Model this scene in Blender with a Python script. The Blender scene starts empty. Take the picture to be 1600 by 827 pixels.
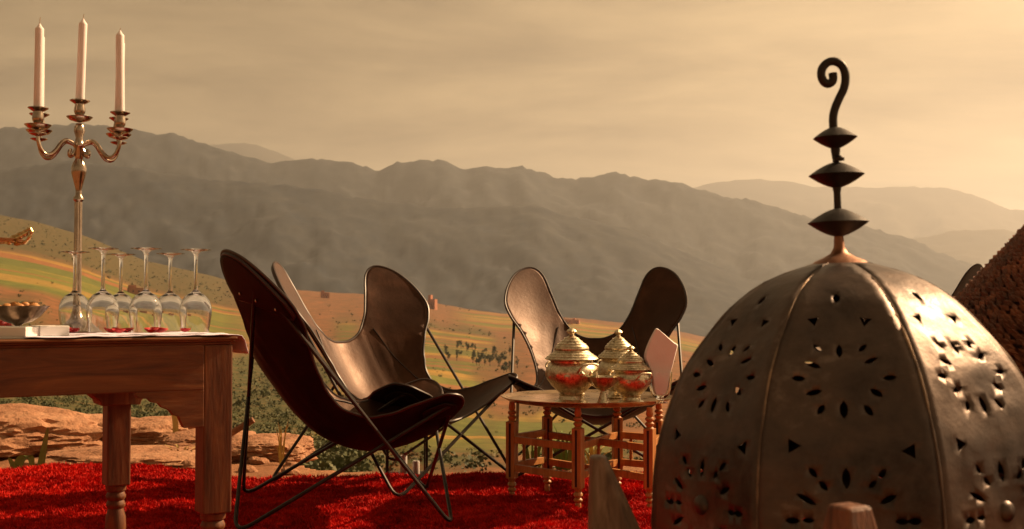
import bpy, bmesh, math, random
import numpy as np
from mathutils import Vector, Matrix, noise
from mathutils.geometry import delaunay_2d_cdt
random.seed(7); rng = np.random.default_rng(7)
R = math.radians
scene = bpy.context.scene
COL = scene.collection

# ------------------------------------------------------------------ camera
CAMZ = 0.76; F = 1800.0; HY = 475.0
cd = bpy.data.cameras.new('camera'); cam = bpy.data.objects.new('camera', cd); COL.objects.link(cam)
cd.sensor_width = 36; cd.lens = 36 * F / 1600; cd.clip_start = 0.05; cd.clip_end = 60000
PITCH = math.atan((HY - 413.5) / F)
cam.location = (0, 0, CAMZ); cam.rotation_euler = (math.pi / 2 + PITCH, 0, 0)
cd.dof.use_dof = True; cd.dof.focus_distance = 3.9; cd.dof.aperture_fstop = 10
scene.camera = cam
# ------------------------------------------------------------------ sky, sun, exposure
SUN_AZ = R(30)      # measured from +X (the right) towards +Y (away from the camera)
SUN_EL = R(36)
world = bpy.data.worlds.new('World'); scene.world = world; world.use_nodes = True
wt = world.node_tree; wn = wt.nodes; wl = wt.links; wn.clear()
def W(t, **k):
    n = wn.new(t)
    for a, b in k.items(): setattr(n, a, b)
    return n
out = W('ShaderNodeOutputWorld'); bg = W('ShaderNodeBackground'); bg.inputs['Strength'].default_value = 0.12
sky = W('ShaderNodeTexSky', sky_type='NISHITA', sun_disc=False)
sky.sun_elevation = SUN_EL; sky.sun_rotation = math.pi / 2 - SUN_AZ
sky.air_density = 1.0; sky.dust_density = 3.0; sky.ozone_density = 1.0; sky.altitude = 1200
bw = W('ShaderNodeRGBToBW'); wl.new(sky.outputs[0], bw.inputs[0])
tc = W('ShaderNodeTexCoord'); sep = W('ShaderNodeSeparateXYZ'); wl.new(tc.outputs['Generated'], sep.inputs[0])
# cloud sheet: direction projected on a plane far above
mx = W('ShaderNodeMath', operation='ADD'); mx.inputs[1].default_value = 0.10; wl.new(sep.outputs['Z'], mx.inputs[0])
dv = W('ShaderNodeVectorMath', operation='DIVIDE'); wl.new(tc.outputs['Generated'], dv.inputs[0]); wl.new(mx.outputs[0], dv.inputs[1])
mp = W('ShaderNodeMapping'); mp.inputs['Scale'].default_value = (0.6, 1.0, 0.0); mp.inputs['Rotation'].default_value = (0, 0, R(-14)); wl.new(dv.outputs[0], mp.inputs[0])
n1 = W('ShaderNodeTexNoise'); n1.inputs['Scale'].default_value = 1.25; n1.inputs['Detail'].default_value = 12; n1.inputs['Roughness'].default_value = 0.66; n1.inputs['Distortion'].default_value = 0.35
wl.new(mp.outputs[0], n1.inputs['Vector'])
cr = W('ShaderNodeValToRGB'); cr.color_ramp.elements[0].position = 0.33; cr.color_ramp.elements[1].position = 0.68
cr.color_ramp.elements[0].color = (0.36, 0.335, 0.32, 1); cr.color_ramp.elements[1].color = (1.08, 1.06, 1.02, 1)
wl.new(n1.outputs[0], cr.inputs[0])
tint = W('ShaderNodeMix', data_type='RGBA', blend_type='MULTIPLY'); tint.inputs['Factor'].default_value = 1
wl.new(cr.outputs[0], tint.inputs['A']); tint.inputs['B'].default_value = (1.0, 0.66, 0.315, 1)
mul = W('ShaderNodeVectorMath', operation='SCALE'); wl.new(tint.outputs['Result'], mul.inputs[0])
# thick dusty cloud evens the sky out: luminance pulled towards its mean
ev = W('ShaderNodeMath', operation='POWER'); ev.inputs[1].default_value = 0.50; wl.new(bw.outputs[0], ev.inputs[0])
ev2 = W('ShaderNodeMath', operation='MULTIPLY'); ev2.inputs[1].default_value = 1.28; wl.new(ev.outputs[0], ev2.inputs[0])
wl.new(ev2.outputs[0], mul.inputs['Scale'])
wl.new(mul.outputs[0], bg.inputs['Color']); wl.new(bg.outputs[0], out.inputs[0])

sd = bpy.data.lights.new('sun', 'SUN'); sd.energy = 5.0; sd.angle = R(0.7); sd.color = (1.0, 0.66, 0.37)
sun = bpy.data.objects.new('sun', sd); COL.objects.link(sun)
SUNV = Vector((math.cos(SUN_EL) * math.cos(SUN_AZ), math.cos(SUN_EL) * math.sin(SUN_AZ), math.sin(SUN_EL)))
sun.rotation_euler = SUNV.to_track_quat('Z', 'Y').to_euler(); sun.location = (6, 2, 5)
vs = scene.view_settings; vs.view_transform = 'Standard'; vs.look = 'None'; vs.gamma = 1; vs.exposure = 0.95
scene.render.engine = 'CYCLES'
cy = scene.cycles; cy.use_denoising = True
cy.max_bounces = 10; cy.transmission_bounces = 10; cy.transparent_max_bounces = 12; cy.volume_bounces = 0; cy.glossy_bounces = 4; cy.diffuse_bounces = 3
cy.sample_clamp_indirect = 6; cy.caustics_refractive = True; cy.caustics_reflective = False
HAZE = 6.8e-5; HAZE_COL = (0.88, 0.93, 1.0); HAZE_G = 0.5

# ------------------------------------------------------------------ helpers
def at(px, py, d):
    """world point seen at a photograph pixel, at depth d (used for measuring positions)"""
    rx, ry = (px - 800) / F, (413.5 - py) / F
    c, s = math.cos(PITCH), math.sin(PITCH)
    v = Vector((rx, c - s * ry, s + c * ry)); v *= d / v.y
    return Vector((v.x, v.y, v.z + CAMZ))
def lerp(a, b, t): return a + (b - a) * t
def smooth(a, b, x):
    t = min(1, max(0, (x - a) / (b - a))); return t * t * (3 - 2 * t)
def interp(tab, x): return float(np.interp(x, [q[0] for q in tab], [q[1] for q in tab]))

class MB:
    def __init__(s): s.v = []; s.f = []
    def add(s, vs, fs):
        o = len(s.v); s.v += [tuple(q) for q in vs]; s.f += [tuple(i + o for i in f) for f in fs]; return s
    def box(s, c, size, rz=0, taper=1.0, M=None):
        hx, hy, hz = size[0] / 2, size[1] / 2, size[2] / 2
        ca, sa = math.cos(rz), math.sin(rz); vs = []
        for z in (-1, 1):
            k = taper if z > 0 else 1
            for x, y in ((-1, -1), (1, -1), (1, 1), (-1, 1)):
                X, Y = x * hx * k, y * hy * k
                p = Vector((c[0] + X * ca - Y * sa, c[1] + X * sa + Y * ca, c[2] + z * hz)); vs.append(M @ p if M else p)
        return s.add(vs, [(3, 2, 1, 0), (4, 5, 6, 7), (0, 1, 5, 4), (1, 2, 6, 5), (2, 3, 7, 6), (3, 0, 4, 7)])
    def lathe(s, prof, n=32, c=(0, 0, 0), flute=0, fn=12, a0=0, closed=False):
        """prof: list of (radius, z)"""
        vs = []; fs = []; m = len(prof)
        for r, z in prof:
            for k in range(n):
                a = a0 + 2 * math.pi * k / n; rr = r * (1 + flute * math.cos(fn * a)); vs.append((c[0] + rr * math.cos(a), c[1] + rr * math.sin(a), c[2] + z))
        rows = m if closed else m - 1
        for i in range(rows):
            j = (i + 1) % m
            for k in range(n):
                q = (k + 1) % n; fs.append((i * n + k, i * n + q, j * n + q, j * n + k))
        if not closed:
            fs.append(tuple(range(n - 1, -1, -1))); fs.append(tuple((m - 1) * n + k for k in range(n)))
        return s.add(vs, fs)
    def tube(s, pts, r, n=8, closed=False):
        pts = [Vector(p) for p in pts]; m = len(pts); rad = r if isinstance(r, (list, tuple)) else [r] * m
        vs = []; fs = []; up = None
        for i, p in enumerate(pts):
            if closed: t = pts[(i + 1) % m] - pts[i - 1]
            else: t = pts[min(m - 1, i + 1)] - pts[max(0, i - 1)]
            t.normalize()
            if up is None: up = t.orthogonal().normalized()
            up = (up - t * up.dot(t)); up = up.normalized() if up.length > 1e-6 else t.orthogonal().normalized()
            b = t.cross(up)
            for k in range(n):
                a = 2 * math.pi * k / n; vs.append(p + (up * math.cos(a) + b * math.sin(a)) * rad[i])
        for i in range(m if closed else m - 1):
            j = (i + 1) % m
            for k in range(n):
                q = (k + 1) % n; fs.append((i * n + k, i * n + q, j * n + q, j * n + k))
        if not closed:
            fs.append(tuple(range(n - 1, -1, -1))); fs.append(tuple((m - 1) * n + k for k in range(n)))
        return s.add(vs, fs)
    def prism(s, poly, y0, y1, M=None):
        """poly: (x, z) outline, extruded along y"""
        n = len(poly); vs = [Vector((x, y0, z)) for x, z in poly] + [Vector((x, y1, z)) for x, z in poly]
        if M: vs = [M @ p for p in vs]
        fs = [tuple(range(n)), tuple(range(2 * n - 1, n - 1, -1))] + [((i + 1) % n, i, n + i, n + (i + 1) % n) for i in range(n)]
        return s.add(vs, fs)
    def build(s, name, mat, parent=None, smooth_=True, bevel=0, loc=None):
        me = bpy.data.meshes.new(name); me.from_pydata(s.v, [], s.f); me.update()
        bm = bmesh.new(); bm.from_mesh(me); bmesh.ops.recalc_face_normals(bm, faces=bm.faces); bm.to_mesh(me); bm.free()
        return link(name, me, mat, parent, smooth_, bevel, loc)
def link(name, me, mat, parent=None, smooth_=True, bevel=0, loc=None):
    o = bpy.data.objects.new(name, me); COL.objects.link(o)
    if mat: me.materials.append(mat)
    if smooth_:
        me.shade_smooth() if hasattr(me, 'shade_smooth') else None
        try: me.set_sharp_from_angle(angle=R(38))
        except Exception: pass
    if bevel:
        b = o.modifiers.new('bevel', 'BEVEL'); b.width = bevel; b.segments = 2; b.limit_method = 'ANGLE'; b.angle_limit = R(40)
    if parent is not None: o.parent = parent
    if loc is not None: o.location = loc
    return o
def tag(o, label, cat, group=None):
    o['label'] = label; o['category'] = cat
    if group: o['group'] = group
    return o
def thing(name, label, cat, loc=(0, 0, 0), rz=0, group=None):
    o = bpy.data.objects.new(name, None); COL.objects.link(o); o.empty_display_size = 0.1
    o.location = loc; o.rotation_euler = (0, 0, rz); return tag(o, label, cat, group)
def struct(o): o['kind'] = 'structure'; return o
def stuff(o): o['kind'] = 'stuff'; return o
def copy_tree(o, parent=None):
    c = o.copy(); COL.objects.link(c); c.parent = parent
    for ch in list(o.children): copy_tree(ch, c)
    return c
def catmull(pts, n=6, closed=False):
    P = [Vector(p) for p in pts]; m = len(P); o = []
    for i in range(m if closed else m - 1):
        if closed: a, b, c, d = P[i - 1], P[i], P[(i + 1) % m], P[(i + 2) % m]
        else: a, b, c, d = P[max(0, i - 1)], P[i], P[i + 1], P[min(m - 1, i + 2)]
        for k in range(n):
            t = k / n; o.append(0.5 * (2 * b + (c - a) * t + (2 * a - 5 * b + 4 * c - d) * t * t + (3 * b - a - 3 * c + d) * t ** 3))
    if not closed: o.append(P[-1])
    return o
def fillet_loop(pts, r, n=6):
    P = [Vector(p) for p in pts]; m = len(P); o = []
    for i in range(m):
        a, b, c = P[i - 1], P[i], P[(i + 1) % m]; u = (a - b).normalized(); w = (c - b).normalized()
        ang = u.angle(w); t = r[i] / math.tan(ang / 2)
        s0, s1 = b + u * t, b + w * t
        for k in range(n + 1):
            q = k / n; o.append((1 - q) ** 2 * s0 + 2 * q * (1 - q) * b + q * q * s1)
    return o
def fbm(x, y, z=0, o=5, h=1.0): return noise.fractal(Vector((x, y, z)), h, 2.0, o)

# ------------------------------------------------------------------ materials
def mat(name, stops, rough=0.5, metal=0.0, scale=5, bump=0.0, bscale=None, detail=6, stretch=(1, 1, 1), spec=0.5, rvar=0.0, trans=0.0, ior=1.45, coat=0.0, coords='Object', nrough=0.6, dist=0.3, bdist=0.002, sheen=0):
    m = bpy.data.materials.new(name); m.use_nodes = True; nt = m.node_tree; N = nt.nodes; L = nt.links
    b = N['Principled BSDF']; b.inputs['Roughness'].default_value = rough; b.inputs['Metallic'].default_value = metal
    b.inputs['Specular IOR Level'].default_value = spec; b.inputs['Transmission Weight'].default_value = trans; b.inputs['IOR'].default_value = ior
    b.inputs['Coat Weight'].default_value = coat
    if sheen: b.inputs['Sheen Weight'].default_value = sheen
    if isinstance(stops, tuple): b.inputs['Base Color'].default_value = (*stops, 1)
    tcn = N.new('ShaderNodeTexCoord'); mpn = N.new('ShaderNodeMapping'); mpn.inputs['Scale'].default_value = stretch; L.new(tcn.outputs[coords], mpn.inputs[0])
    if not isinstance(stops, tuple):
        t = N.new('ShaderNodeTexNoise'); t.inputs['Scale'].default_value = scale; t.inputs['Detail'].default_value = detail; t.inputs['Roughness'].default_value = nrough; t.inputs['Distortion'].default_value = dist
        L.new(mpn.outputs[0], t.inputs['Vector']); r = N.new('ShaderNodeValToRGB'); e = r.color_ramp.elements
        lo, hi = 0.30, 0.70
        e[0].position = lo; e[0].color = (*stops[0], 1); e[1].position = hi; e[1].color = (*stops[-1], 1)
        for i, c in enumerate(stops[1:-1]):
            q = e.new(lerp(lo, hi, (i + 1) / (len(stops) - 1))); q.color = (*c, 1)
        L.new(t.outputs[0], r.inputs[0]); L.new(r.outputs[0], b.inputs['Base Color'])
        if rvar:
            mr = N.new('ShaderNodeMapRange'); mr.inputs['From Min'].default_value = 0.3; mr.inputs['From Max'].default_value = 0.7
            mr.inputs['To Min'].default_value = rough - rvar; mr.inputs['To Max'].default_value = rough + rvar; L.new(t.outputs[0], mr.inputs[0]); L.new(mr.outputs[0], b.inputs['Roughness'])
    if bump:
        t2 = N.new('ShaderNodeTexNoise'); t2.inputs['Scale'].default_value = bscale or scale * 4; t2.inputs['Detail'].default_value = 7; t2.inputs['Roughness'].default_value = 0.6
        L.new(mpn.outputs[0], t2.inputs['Vector']); bp = N.new('ShaderNodeBump'); bp.inputs['Strength'].default_value = bump; bp.inputs['Distance'].default_value = bdist
        L.new(t2.outputs[0], bp.inputs['Height']); L.new(bp.outputs[0], b.inputs['Normal'])
    return m
M = {}
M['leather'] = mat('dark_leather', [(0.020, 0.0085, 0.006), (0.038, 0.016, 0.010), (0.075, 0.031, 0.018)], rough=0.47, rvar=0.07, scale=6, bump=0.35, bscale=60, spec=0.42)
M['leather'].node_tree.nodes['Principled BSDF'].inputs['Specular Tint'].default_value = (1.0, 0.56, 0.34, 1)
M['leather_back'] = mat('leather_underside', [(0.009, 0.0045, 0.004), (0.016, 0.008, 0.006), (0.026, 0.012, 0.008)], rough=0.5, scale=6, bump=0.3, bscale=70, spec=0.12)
M['leather_edge'] = mat('leather_edge', (0.03, 0.014, 0.010), rough=0.4, spec=0.6)
M['rod'] = mat('painted_rod', [(0.018, 0.014, 0.012), (0.04, 0.03, 0.024)], rough=0.32, metal=0.4, scale=30)
M['walnut'] = mat('old_walnut', [(0.060, 0.018, 0.005), (0.145, 0.048, 0.013), (0.24, 0.090, 0.025)], rough=0.55, rvar=0.08, scale=9, bump=0.5, bscale=40, stretch=(0.35, 3, 3), dist=1.2)
M['walnut_v'] = mat('old_walnut_upright', [(0.050, 0.015, 0.005), (0.130, 0.043, 0.013), (0.23, 0.086, 0.025)], rough=0.55, rvar=0.08, scale=9, bump=0.5, bscale=40, stretch=(3, 3, 0.35), dist=1.2)
M['teak'] = mat('orange_teak', [(0.28, 0.11, 0.030), (0.44, 0.185, 0.055), (0.56, 0.27, 0.085)], rough=0.42, scale=14, bump=0.25, bscale=60, stretch=(3, 3, 0.4), dist=1.0)
M['inlay'] = mat('dark_inlay', (0.02, 0.012, 0.008), rough=0.4)
M['silver'] = mat('warm_silver', [(0.26, 0.20, 0.11), (0.62, 0.54, 0.38), (0.82, 0.75, 0.58)], rough=0.40, metal=1.0, scale=60, dist=1.5, bump=0.15, bscale=90, rvar=0.07)
M['tray'] = mat('tray_metal', [(0.42, 0.28, 0.15), (0.60, 0.42, 0.24)], rough=0.30, metal=1.0, scale=20, bump=0.3, bscale=110, rvar=0.06)
M['candelabrum'] = mat('tarnished_silver', [(0.26, 0.19, 0.14), (0.58, 0.48, 0.38)], rough=0.22, metal=1.0, scale=18, bump=0.1, bscale=60, rvar=0.06)
M['wax'] = mat('candle_wax', [(0.78, 0.70, 0.70), (0.86, 0.79, 0.78)], rough=0.5, scale=8)
M['wick'] = mat('wick', (0.5, 0.4, 0.3), rough=0.9)
M['glass'] = mat('clear_glass', (1, 1, 1), rough=0.0, trans=1.0, ior=1.45)
def pane_mat():
    m = bpy.data.materials.new('thin_pane'); m.use_nodes = True; N = m.node_tree.nodes; L = m.node_tree.links; N.clear()
    o = N.new('ShaderNodeOutputMaterial'); mx_ = N.new('ShaderNodeMixShader'); t = N.new('ShaderNodeBsdfTransparent'); g = N.new('ShaderNodeBsdfGlossy'); g.inputs['Roughness'].default_value = .02
    f = N.new('ShaderNodeFresnel'); f.inputs[0].default_value = 1.45; t.inputs[0].default_value = (.95, .96, .95, 1)
    L.new(f.outputs[0], mx_.inputs[0]); L.new(t.outputs[0], mx_.inputs[1]); L.new(g.outputs[0], mx_.inputs[2]); L.new(mx_.outputs[0], o.inputs[0]); return m
M['pane'] = pane_mat()
M['cloth'] = mat('pale_cloth', [(0.62, 0.58, 0.74), (0.78, 0.75, 0.88)], rough=0.85, scale=12, bump=0.3, bscale=200)
M['napkin'] = mat('white_napkin', [(0.78, 0.72, 0.70), (0.86, 0.82, 0.80)], rough=0.85, scale=9, bump=0.3, bscale=160)
M['porcelain'] = mat('white_porcelain', [(0.80, 0.77, 0.72), (0.86, 0.84, 0.80)], rough=0.25, scale=6)
M['petal'] = mat('red_petal', [(0.30, 0.008, 0.012), (0.55, 0.03, 0.03)], rough=0.5, scale=40)
M['rugbase'] = mat('rug_base', [(0.14, 0.003, 0.003), (0.30, 0.007, 0.004)], spec=.1, rough=0.95, scale=14, bump=1.0, bscale=90, bdist=0.01)
M['pile'] = mat('rug_pile', [(0.20, 0.002, 0.002), (0.54, 0.010, 0.005), (0.86, 0.030, 0.010)], rough=0.8, scale=9, detail=9, nrough=0.8, spec=.2)
M['iron'] = mat('lantern_iron', [(0.036, 0.027, 0.024), (0.075, 0.057, 0.050), (0.11, 0.080, 0.066), (0.23, 0.18, 0.155)], rough=0.45, metal=0.8, detail=12, nrough=.68, scale=9, bump=0.5, bscale=11, rvar=0.10, bdist=0.006)
M['seam'] = mat('worn_seam', [(0.065, 0.043, 0.034), (0.12, 0.085, 0.065), (0.50, 0.35, 0.22)], rough=0.55, metal=0.6, scale=9, bump=0.4, bscale=40)
M['copper'] = mat('rusty_copper', [(0.20, 0.09, 0.05), (0.40, 0.20, 0.12)], rough=0.5, metal=0.7, scale=30, bump=0.5, bscale=60)
M['black_iron'] = mat('black_iron', [(0.010, 0.008, 0.007), (0.025, 0.017, 0.013)], rough=0.5, metal=0.3, scale=25, bump=0.4, bscale=50)
M['grey_wood'] = mat('weathered_wood', [(0.045, 0.025, 0.016), (0.13, 0.08, 0.052), (0.25, 0.17, 0.12)], rough=0.6, scale=22, bump=0.9, bscale=50, detail=10, nrough=.7, stretch=(4, 4, 0.3), dist=1)
M['red_wood'] = mat('red_wood', [(0.04, 0.013, 0.006), (0.13, 0.046, 0.020), (0.24, 0.095, 0.045)], rough=0.5, scale=22, bump=0.9, bscale=50, detail=10, nrough=.7, stretch=(4, 4, 0.3), dist=1)
M['rush'] = mat('brown_rush', [(0.05, 0.014, 0.006), (0.14, 0.038, 0.014), (0.27, 0.080, 0.027)], rough=0.75, scale=26, bump=0.8, bscale=120)
M['rock'] = mat('ochre_rock', [(0.20, 0.085, 0.04), (0.34, 0.16, 0.08), (0.46, 0.25, 0.14)], rough=0.9, scale=5, bump=1.0, bscale=16, bdist=0.03, detail=10, nrough=0.7)
M['leafgreen'] = mat('leaf_green', [(0.10, 0.15, 0.03), (0.20, 0.26, 0.06)], rough=0.5, scale=15)
M['leafdry'] = mat('leaf_dry', [(0.42, 0.30, 0.08), (0.58, 0.44, 0.16)], rough=0.6, scale=15)
M['stick'] = mat('dry_stick', [(0.12, 0.05, 0.025), (0.30, 0.14, 0.07)], rough=0.8, scale=20, bump=0.6, bscale=60)
M['charred'] = mat('charred_twig', (0.015, 0.010, 0.008), rough=0.8)
M['bush'] = mat('scrub_leaf', [(0.035, 0.045, 0.016), (0.075, 0.085, 0.026), (0.15, 0.13, 0.045)], rough=0.75, scale=0.06, detail=4)
M['treeleaf'] = mat('tree_leaf', [(0.032, 0.045, 0.014), (0.075, 0.09, 0.028)], rough=0.75, scale=0.3)
M['bark'] = mat('bark', [(0.06, 0.04, 0.025), (0.12, 0.08, 0.05)], rough=0.9, scale=3)
M['mud'] = mat('mud_wall', [(0.34, 0.13, 0.075), (0.44, 0.19, 0.11)], rough=0.95, scale=0.3)
M['dark_open'] = mat('dark_opening', (0.03, 0.02, 0.015), rough=0.9)
M['nut'] = mat('orange_nuts', [(0.35, 0.14, 0.04), (0.55, 0.28, 0.09)], rough=0.6, scale=30)
M['dark_silver'] = mat('dark_silver', [(0.10, 0.06, 0.04), (0.30, 0.21, 0.15)], rough=0.3, metal=1.0, scale=30, bump=.2, bscale=60)
M['gilt'] = mat('gilt', [(0.45, 0.30, 0.13), (0.75, 0.55, 0.28)], rough=0.25, metal=1.0, scale=50, bump=0.5, bscale=120)

# ------------------------------------------------------------------ terrain
SKY_NEAR = [(-600, 300), (-200, 305), (0, 337), (50, 347), (130, 370), (185, 390), (230, 408), (300, 425), (350, 440), (400, 447), (440, 450), (520, 455), (600, 460), (660, 470), (700, 480), (740, 486), (780, 490), (850, 494), (900, 498), (960, 508), (1000, 514), (1100, 535), (1300, 560), (1700, 560), (2200, 540)]
FR = [(70, 0), (120, .10), (200, .25), (350, .42), (600, .60), (900, .73), (1300, .84), (1800, .93), (2300, 1.0)]
LFR = [(math.log(a), b) for a, b in FR]
def edge_d(p):   # how far the terrace reaches, by direction
    return interp([(-300, 7.6), (0, 7.2), (300, 7.0), (400, 6.6), (450, 5.9), (500, 5.55), (900, 5.6), (1300, 6.2), (2000, 8)], p)
def ground_rel(x, y, r):
    k = smooth(5.0, 5.7, y) if y > 0 else 0
    k = max(k, smooth(2.2, 3.2, abs(x)))
    return -0.03 + k * (0.045 * fbm(x * 1.1, y * 1.1, 3) + 0.012 * fbm(x * 6, y * 6, 8))
def terrain_z(x, y):
    r = math.hypot(x, y); az = math.atan2(x, y); aa = abs(az)
    if aa < R(70):
        p = 800 + F * math.tan(az); p = max(-900, min(2600, p))
        ed = edge_d(p); dep = r * math.cos(az)
        if dep <= ed: z = ground_rel(x, y, r)
        else:
            zg = ground_rel(x, y, r)
            if r < 70:
                z70 = CAMZ + (HY - 745) * 70 * math.cos(az) / F
                t = (r - ed) / (70 - ed)
                z = zg + (z70 - zg) * (1 - (1 - t) ** 3.0) * 1.0 - 2.2 * math.sin(math.pi * min(1, t)) * smooth(0, .04, t)
            elif r <= 2300:
                f = float(np.interp(math.log(r), [q[0] for q in LFR], [q[1] for q in LFR])); S = interp(SKY_NEAR, p)
                yi = 745 + (S - 745) * f; z = CAMZ + (HY - yi) * dep / F
            else:
                S = interp(SKY_NEAR, p); z0 = CAMZ + (HY - S) * 2300 * math.cos(az) / F
                z = lerp(z0, -150, smooth(2300, 5200, r))
            if r > 12:
                amp = 0.0085 * r * (1 - 0.7 * smooth(500, 1200, r)) * smooth(12, 60, r) if r < 2300 else 9 * (1 - smooth(2300, 5000, r))
                z += amp * fbm(x / (0.10 * min(r, 2300) + 18), y / (0.22 * min(r, 2300) + 18), 1.7, 6)
        if aa > R(50):
            w = smooth(R(50), R(70), aa); z = lerp(z, ground_rel(x, y, r) + 0.02 * max(0, r - 40) * (1 - smooth(2000, 9000, r)), w)
        return z
    return ground_rel(x, y, r) + 0.02 * max(0, r - 40) * (1 - smooth(2000, 9000, r)) if r < 9000 else 0
def cover(x, y):
    """what grows: (fields, scrub, bare red earth)"""
    r = math.hypot(x, y); az = math.atan2(x, y)
    p = 800 + F * math.tan(az) if abs(az) < R(60) else 3000
    n = fbm(x / (0.08 * r + 10), y / (0.2 * r + 10), 5.5, 4)
    left = 1 - smooth(330, 460, p)
    fld = smooth(820, 880, r) * (1 - smooth(1340, 1420, r)) * left
    fld = max(fld, smooth(1500, 1700, r) * smooth(690, 760, p) * (1 - smooth(2150, 2300, r)) * 0.9)
    fld = max(fld, smooth(250, 300, r) * (1 - smooth(560, 640, r)) * smooth(480, 640, p) * smooth(-.15, .15, n + .08))
    fld = max(fld, .8 * smooth(120, 200, r) * (1 - smooth(1250, 1450, r)) * smooth(440, 560, p) * smooth(-.30, .1, n))
    scrub = smooth(-.25, .35, n + 0.42 * (1 - smooth(600, 820, r)) * smooth(40, 80, r) * (1 - smooth(560, 760, p)) + 0.22 * smooth(420, 520, p) * (1 - smooth(1300, 1600, r)) - 0.02)
    scrub = max(scrub, smooth(1350, 1500, r) * left * 0.85)
    scrub = scrub * (1 - .6 * smooth(1400, 1800, r) * smooth(420, 480, p))
    if r < 20: scrub = 0
    return fld, scrub
def build_terrain():
    azs = list(np.arange(-33, 33.01, 0.14)); azs = list(np.arange(-180, -33.5, 3.0)) + azs + list(np.arange(34, 180.1, 3.0)); azs[-1] = 180
    rs = [0.0, .5, 1, 1.6, 2.2, 2.8, 3.4, 4.0, 4.5] + list(np.arange(4.8, 9, 0.07)) + list(np.geomspace(9.1, 26000, 210))
    V = []; A = []
    for r in rs:
        for a in azs:
            x, y = r * math.sin(R(a)), r * math.cos(R(a)); V.append((x, y, terrain_z(x, y))); A.append(cover(x, y))
    n = len(azs); Fc = []
    for i in range(1, len(rs) - 1):
        for k in range(n - 1): Fc.append((i * n + k, i * n + k + 1, (i + 1) * n + k + 1, (i + 1) * n + k))
    c = len(V); V.append((0, 0, -0.03)); A.append((0, 0))
    for k in range(n - 1): Fc.append((c, n + k + 1, n + k))
    me = bpy.data.meshes.new('ground'); me.from_pydata(V, [], Fc); me.update()
    at1 = me.attributes.new('fields', 'FLOAT', 'POINT'); at1.data.foreach_set('value', [q[0] for q in A])
    at2 = me.attributes.new('scrub', 'FLOAT', 'POINT'); at2.data.foreach_set('value', [q[1] for q in A])
    me.shade_smooth()
    m = bpy.data.materials.new('ground_cover'); m.use_nodes = True; nt = m.node_tree; N = nt.nodes; L = nt.links; b = N['Principled BSDF']
    b.inputs['Roughness'].default_value = 0.95; b.inputs['Specular IOR Level'].default_value = 0.15
    tcn = N.new('ShaderNodeTexCoord')
    def nz(scale, det=8, rough=.62, sx=(1, 1, 1), dist=0.0):
        mp_ = N.new('ShaderNodeMapping'); mp_.inputs['Scale'].default_value = sx; L.new(tcn.outputs['Object'], mp_.inputs[0])
        t = N.new('ShaderNodeTexNoise'); t.inputs['Scale'].default_value = scale; t.inputs['Detail'].default_value = det; t.inputs['Roughness'].default_value = rough; t.inputs['Distortion'].default_value = dist
        L.new(mp_.outputs[0], t.inputs['Vector']); return t.outputs[0]
    def ramp(fac, stops):
        r_ = N.new('ShaderNodeValToRGB'); e = r_.color_ramp.elements
        for i, (p_, c_) in enumerate(stops):
            q = e[i] if i < 2 else e.new(p_)
            q.position = p_; q.color = (*c_, 1)
        L.new(fac, r_.inputs[0]); return r_.outputs[0]
    def mixc(fac, a_, b_):
        x = N.new('ShaderNodeMix'); x.data_type = 'RGBA'; L.new(fac, x.inputs['Factor']); L.new(a_, x.inputs['A']); L.new(b_, x.inputs['B']); return x.outputs['Result']
    def attr(nm):
        a_ = N.new('ShaderNodeAttribute'); a_.attribute_name = nm; return a_.outputs['Fac']
    earth_f = ramp(nz(0.9, 12, .7), [(0.3, (0.17, 0.072, 0.034)), (0.5, (0.30, 0.14, 0.07)), (0.7, (0.42, 0.22, 0.115))])
    earth_l = ramp(nz(0.05, 12, .75), [(0.32, (0.09, 0.055, 0.024)), (0.5, (0.17, 0.078, 0.032)), (0.68, (0.29, 0.115, 0.046))])
    far = N.new('ShaderNodeVectorMath'); far.operation = 'LENGTH'; L.new(tcn.outputs['Object'], far.inputs[0])
    mr = N.new('ShaderNodeMapRange'); mr.inputs['From Min'].default_value = 15; mr.inputs['From Max'].default_value = 90; L.new(far.outputs['Value'], mr.inputs[0])
    earth = mixc(mr.outputs[0], earth_f, earth_l)
    # ploughed and sown strips
    mpr = N.new('ShaderNodeMapping'); mpr.inputs['Rotation'].default_value = (0, 0, R(-17)); L.new(tcn.outputs['Object'], mpr.inputs[0])
    mpv = N.new('ShaderNodeMapping'); mpv.inputs['Scale'].default_value = (0.003, 0.026, 0); L.new(mpr.outputs[0], mpv.inputs[0])
    nd = N.new('ShaderNodeTexNoise'); nd.inputs['Scale'].default_value = 1.3; nd.inputs['Detail'].default_value = 3; L.new(mpv.outputs[0], nd.inputs['Vector'])
    ad = N.new('ShaderNodeVectorMath'); ad.operation = 'MULTIPLY_ADD'; ad.inputs[1].default_value = (0.5, 0.14, 0); L.new(nd.outputs['Color'], ad.inputs[0]); L.new(mpv.outputs[0], ad.inputs[2])
    vo = N.new('ShaderNodeTexVoronoi'); vo.inputs['Scale'].default_value = 1.0; L.new(ad.outputs[0], vo.inputs['Vector'])
    sx_ = N.new('ShaderNodeSeparateXYZ'); L.new(vo.outputs['Color'], sx_.inputs[0])
    fields = ramp(sx_.outputs[0], [(0.0, (0.27, 0.12, 0.045)), (0.22, (0.40, 0.24, 0.055)), (0.36, (0.17, 0.17, 0.036)), (0.6, (0.30, 0.20, 0.05)), (0.74, (0.13, 0.145, 0.034)), (0.92, (0.28, 0.13, 0.05))])
    for n_ in N:
        if n_.type == 'VALTORGB' and n_.outputs[0] == fields: n_.color_ramp.interpolation = 'CONSTANT'
    fv = N.new('ShaderNodeMix'); fv.data_type = 'RGBA'; fv.blend_type = 'MULTIPLY'; fv.inputs['Factor'].default_value = 0.8
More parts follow.
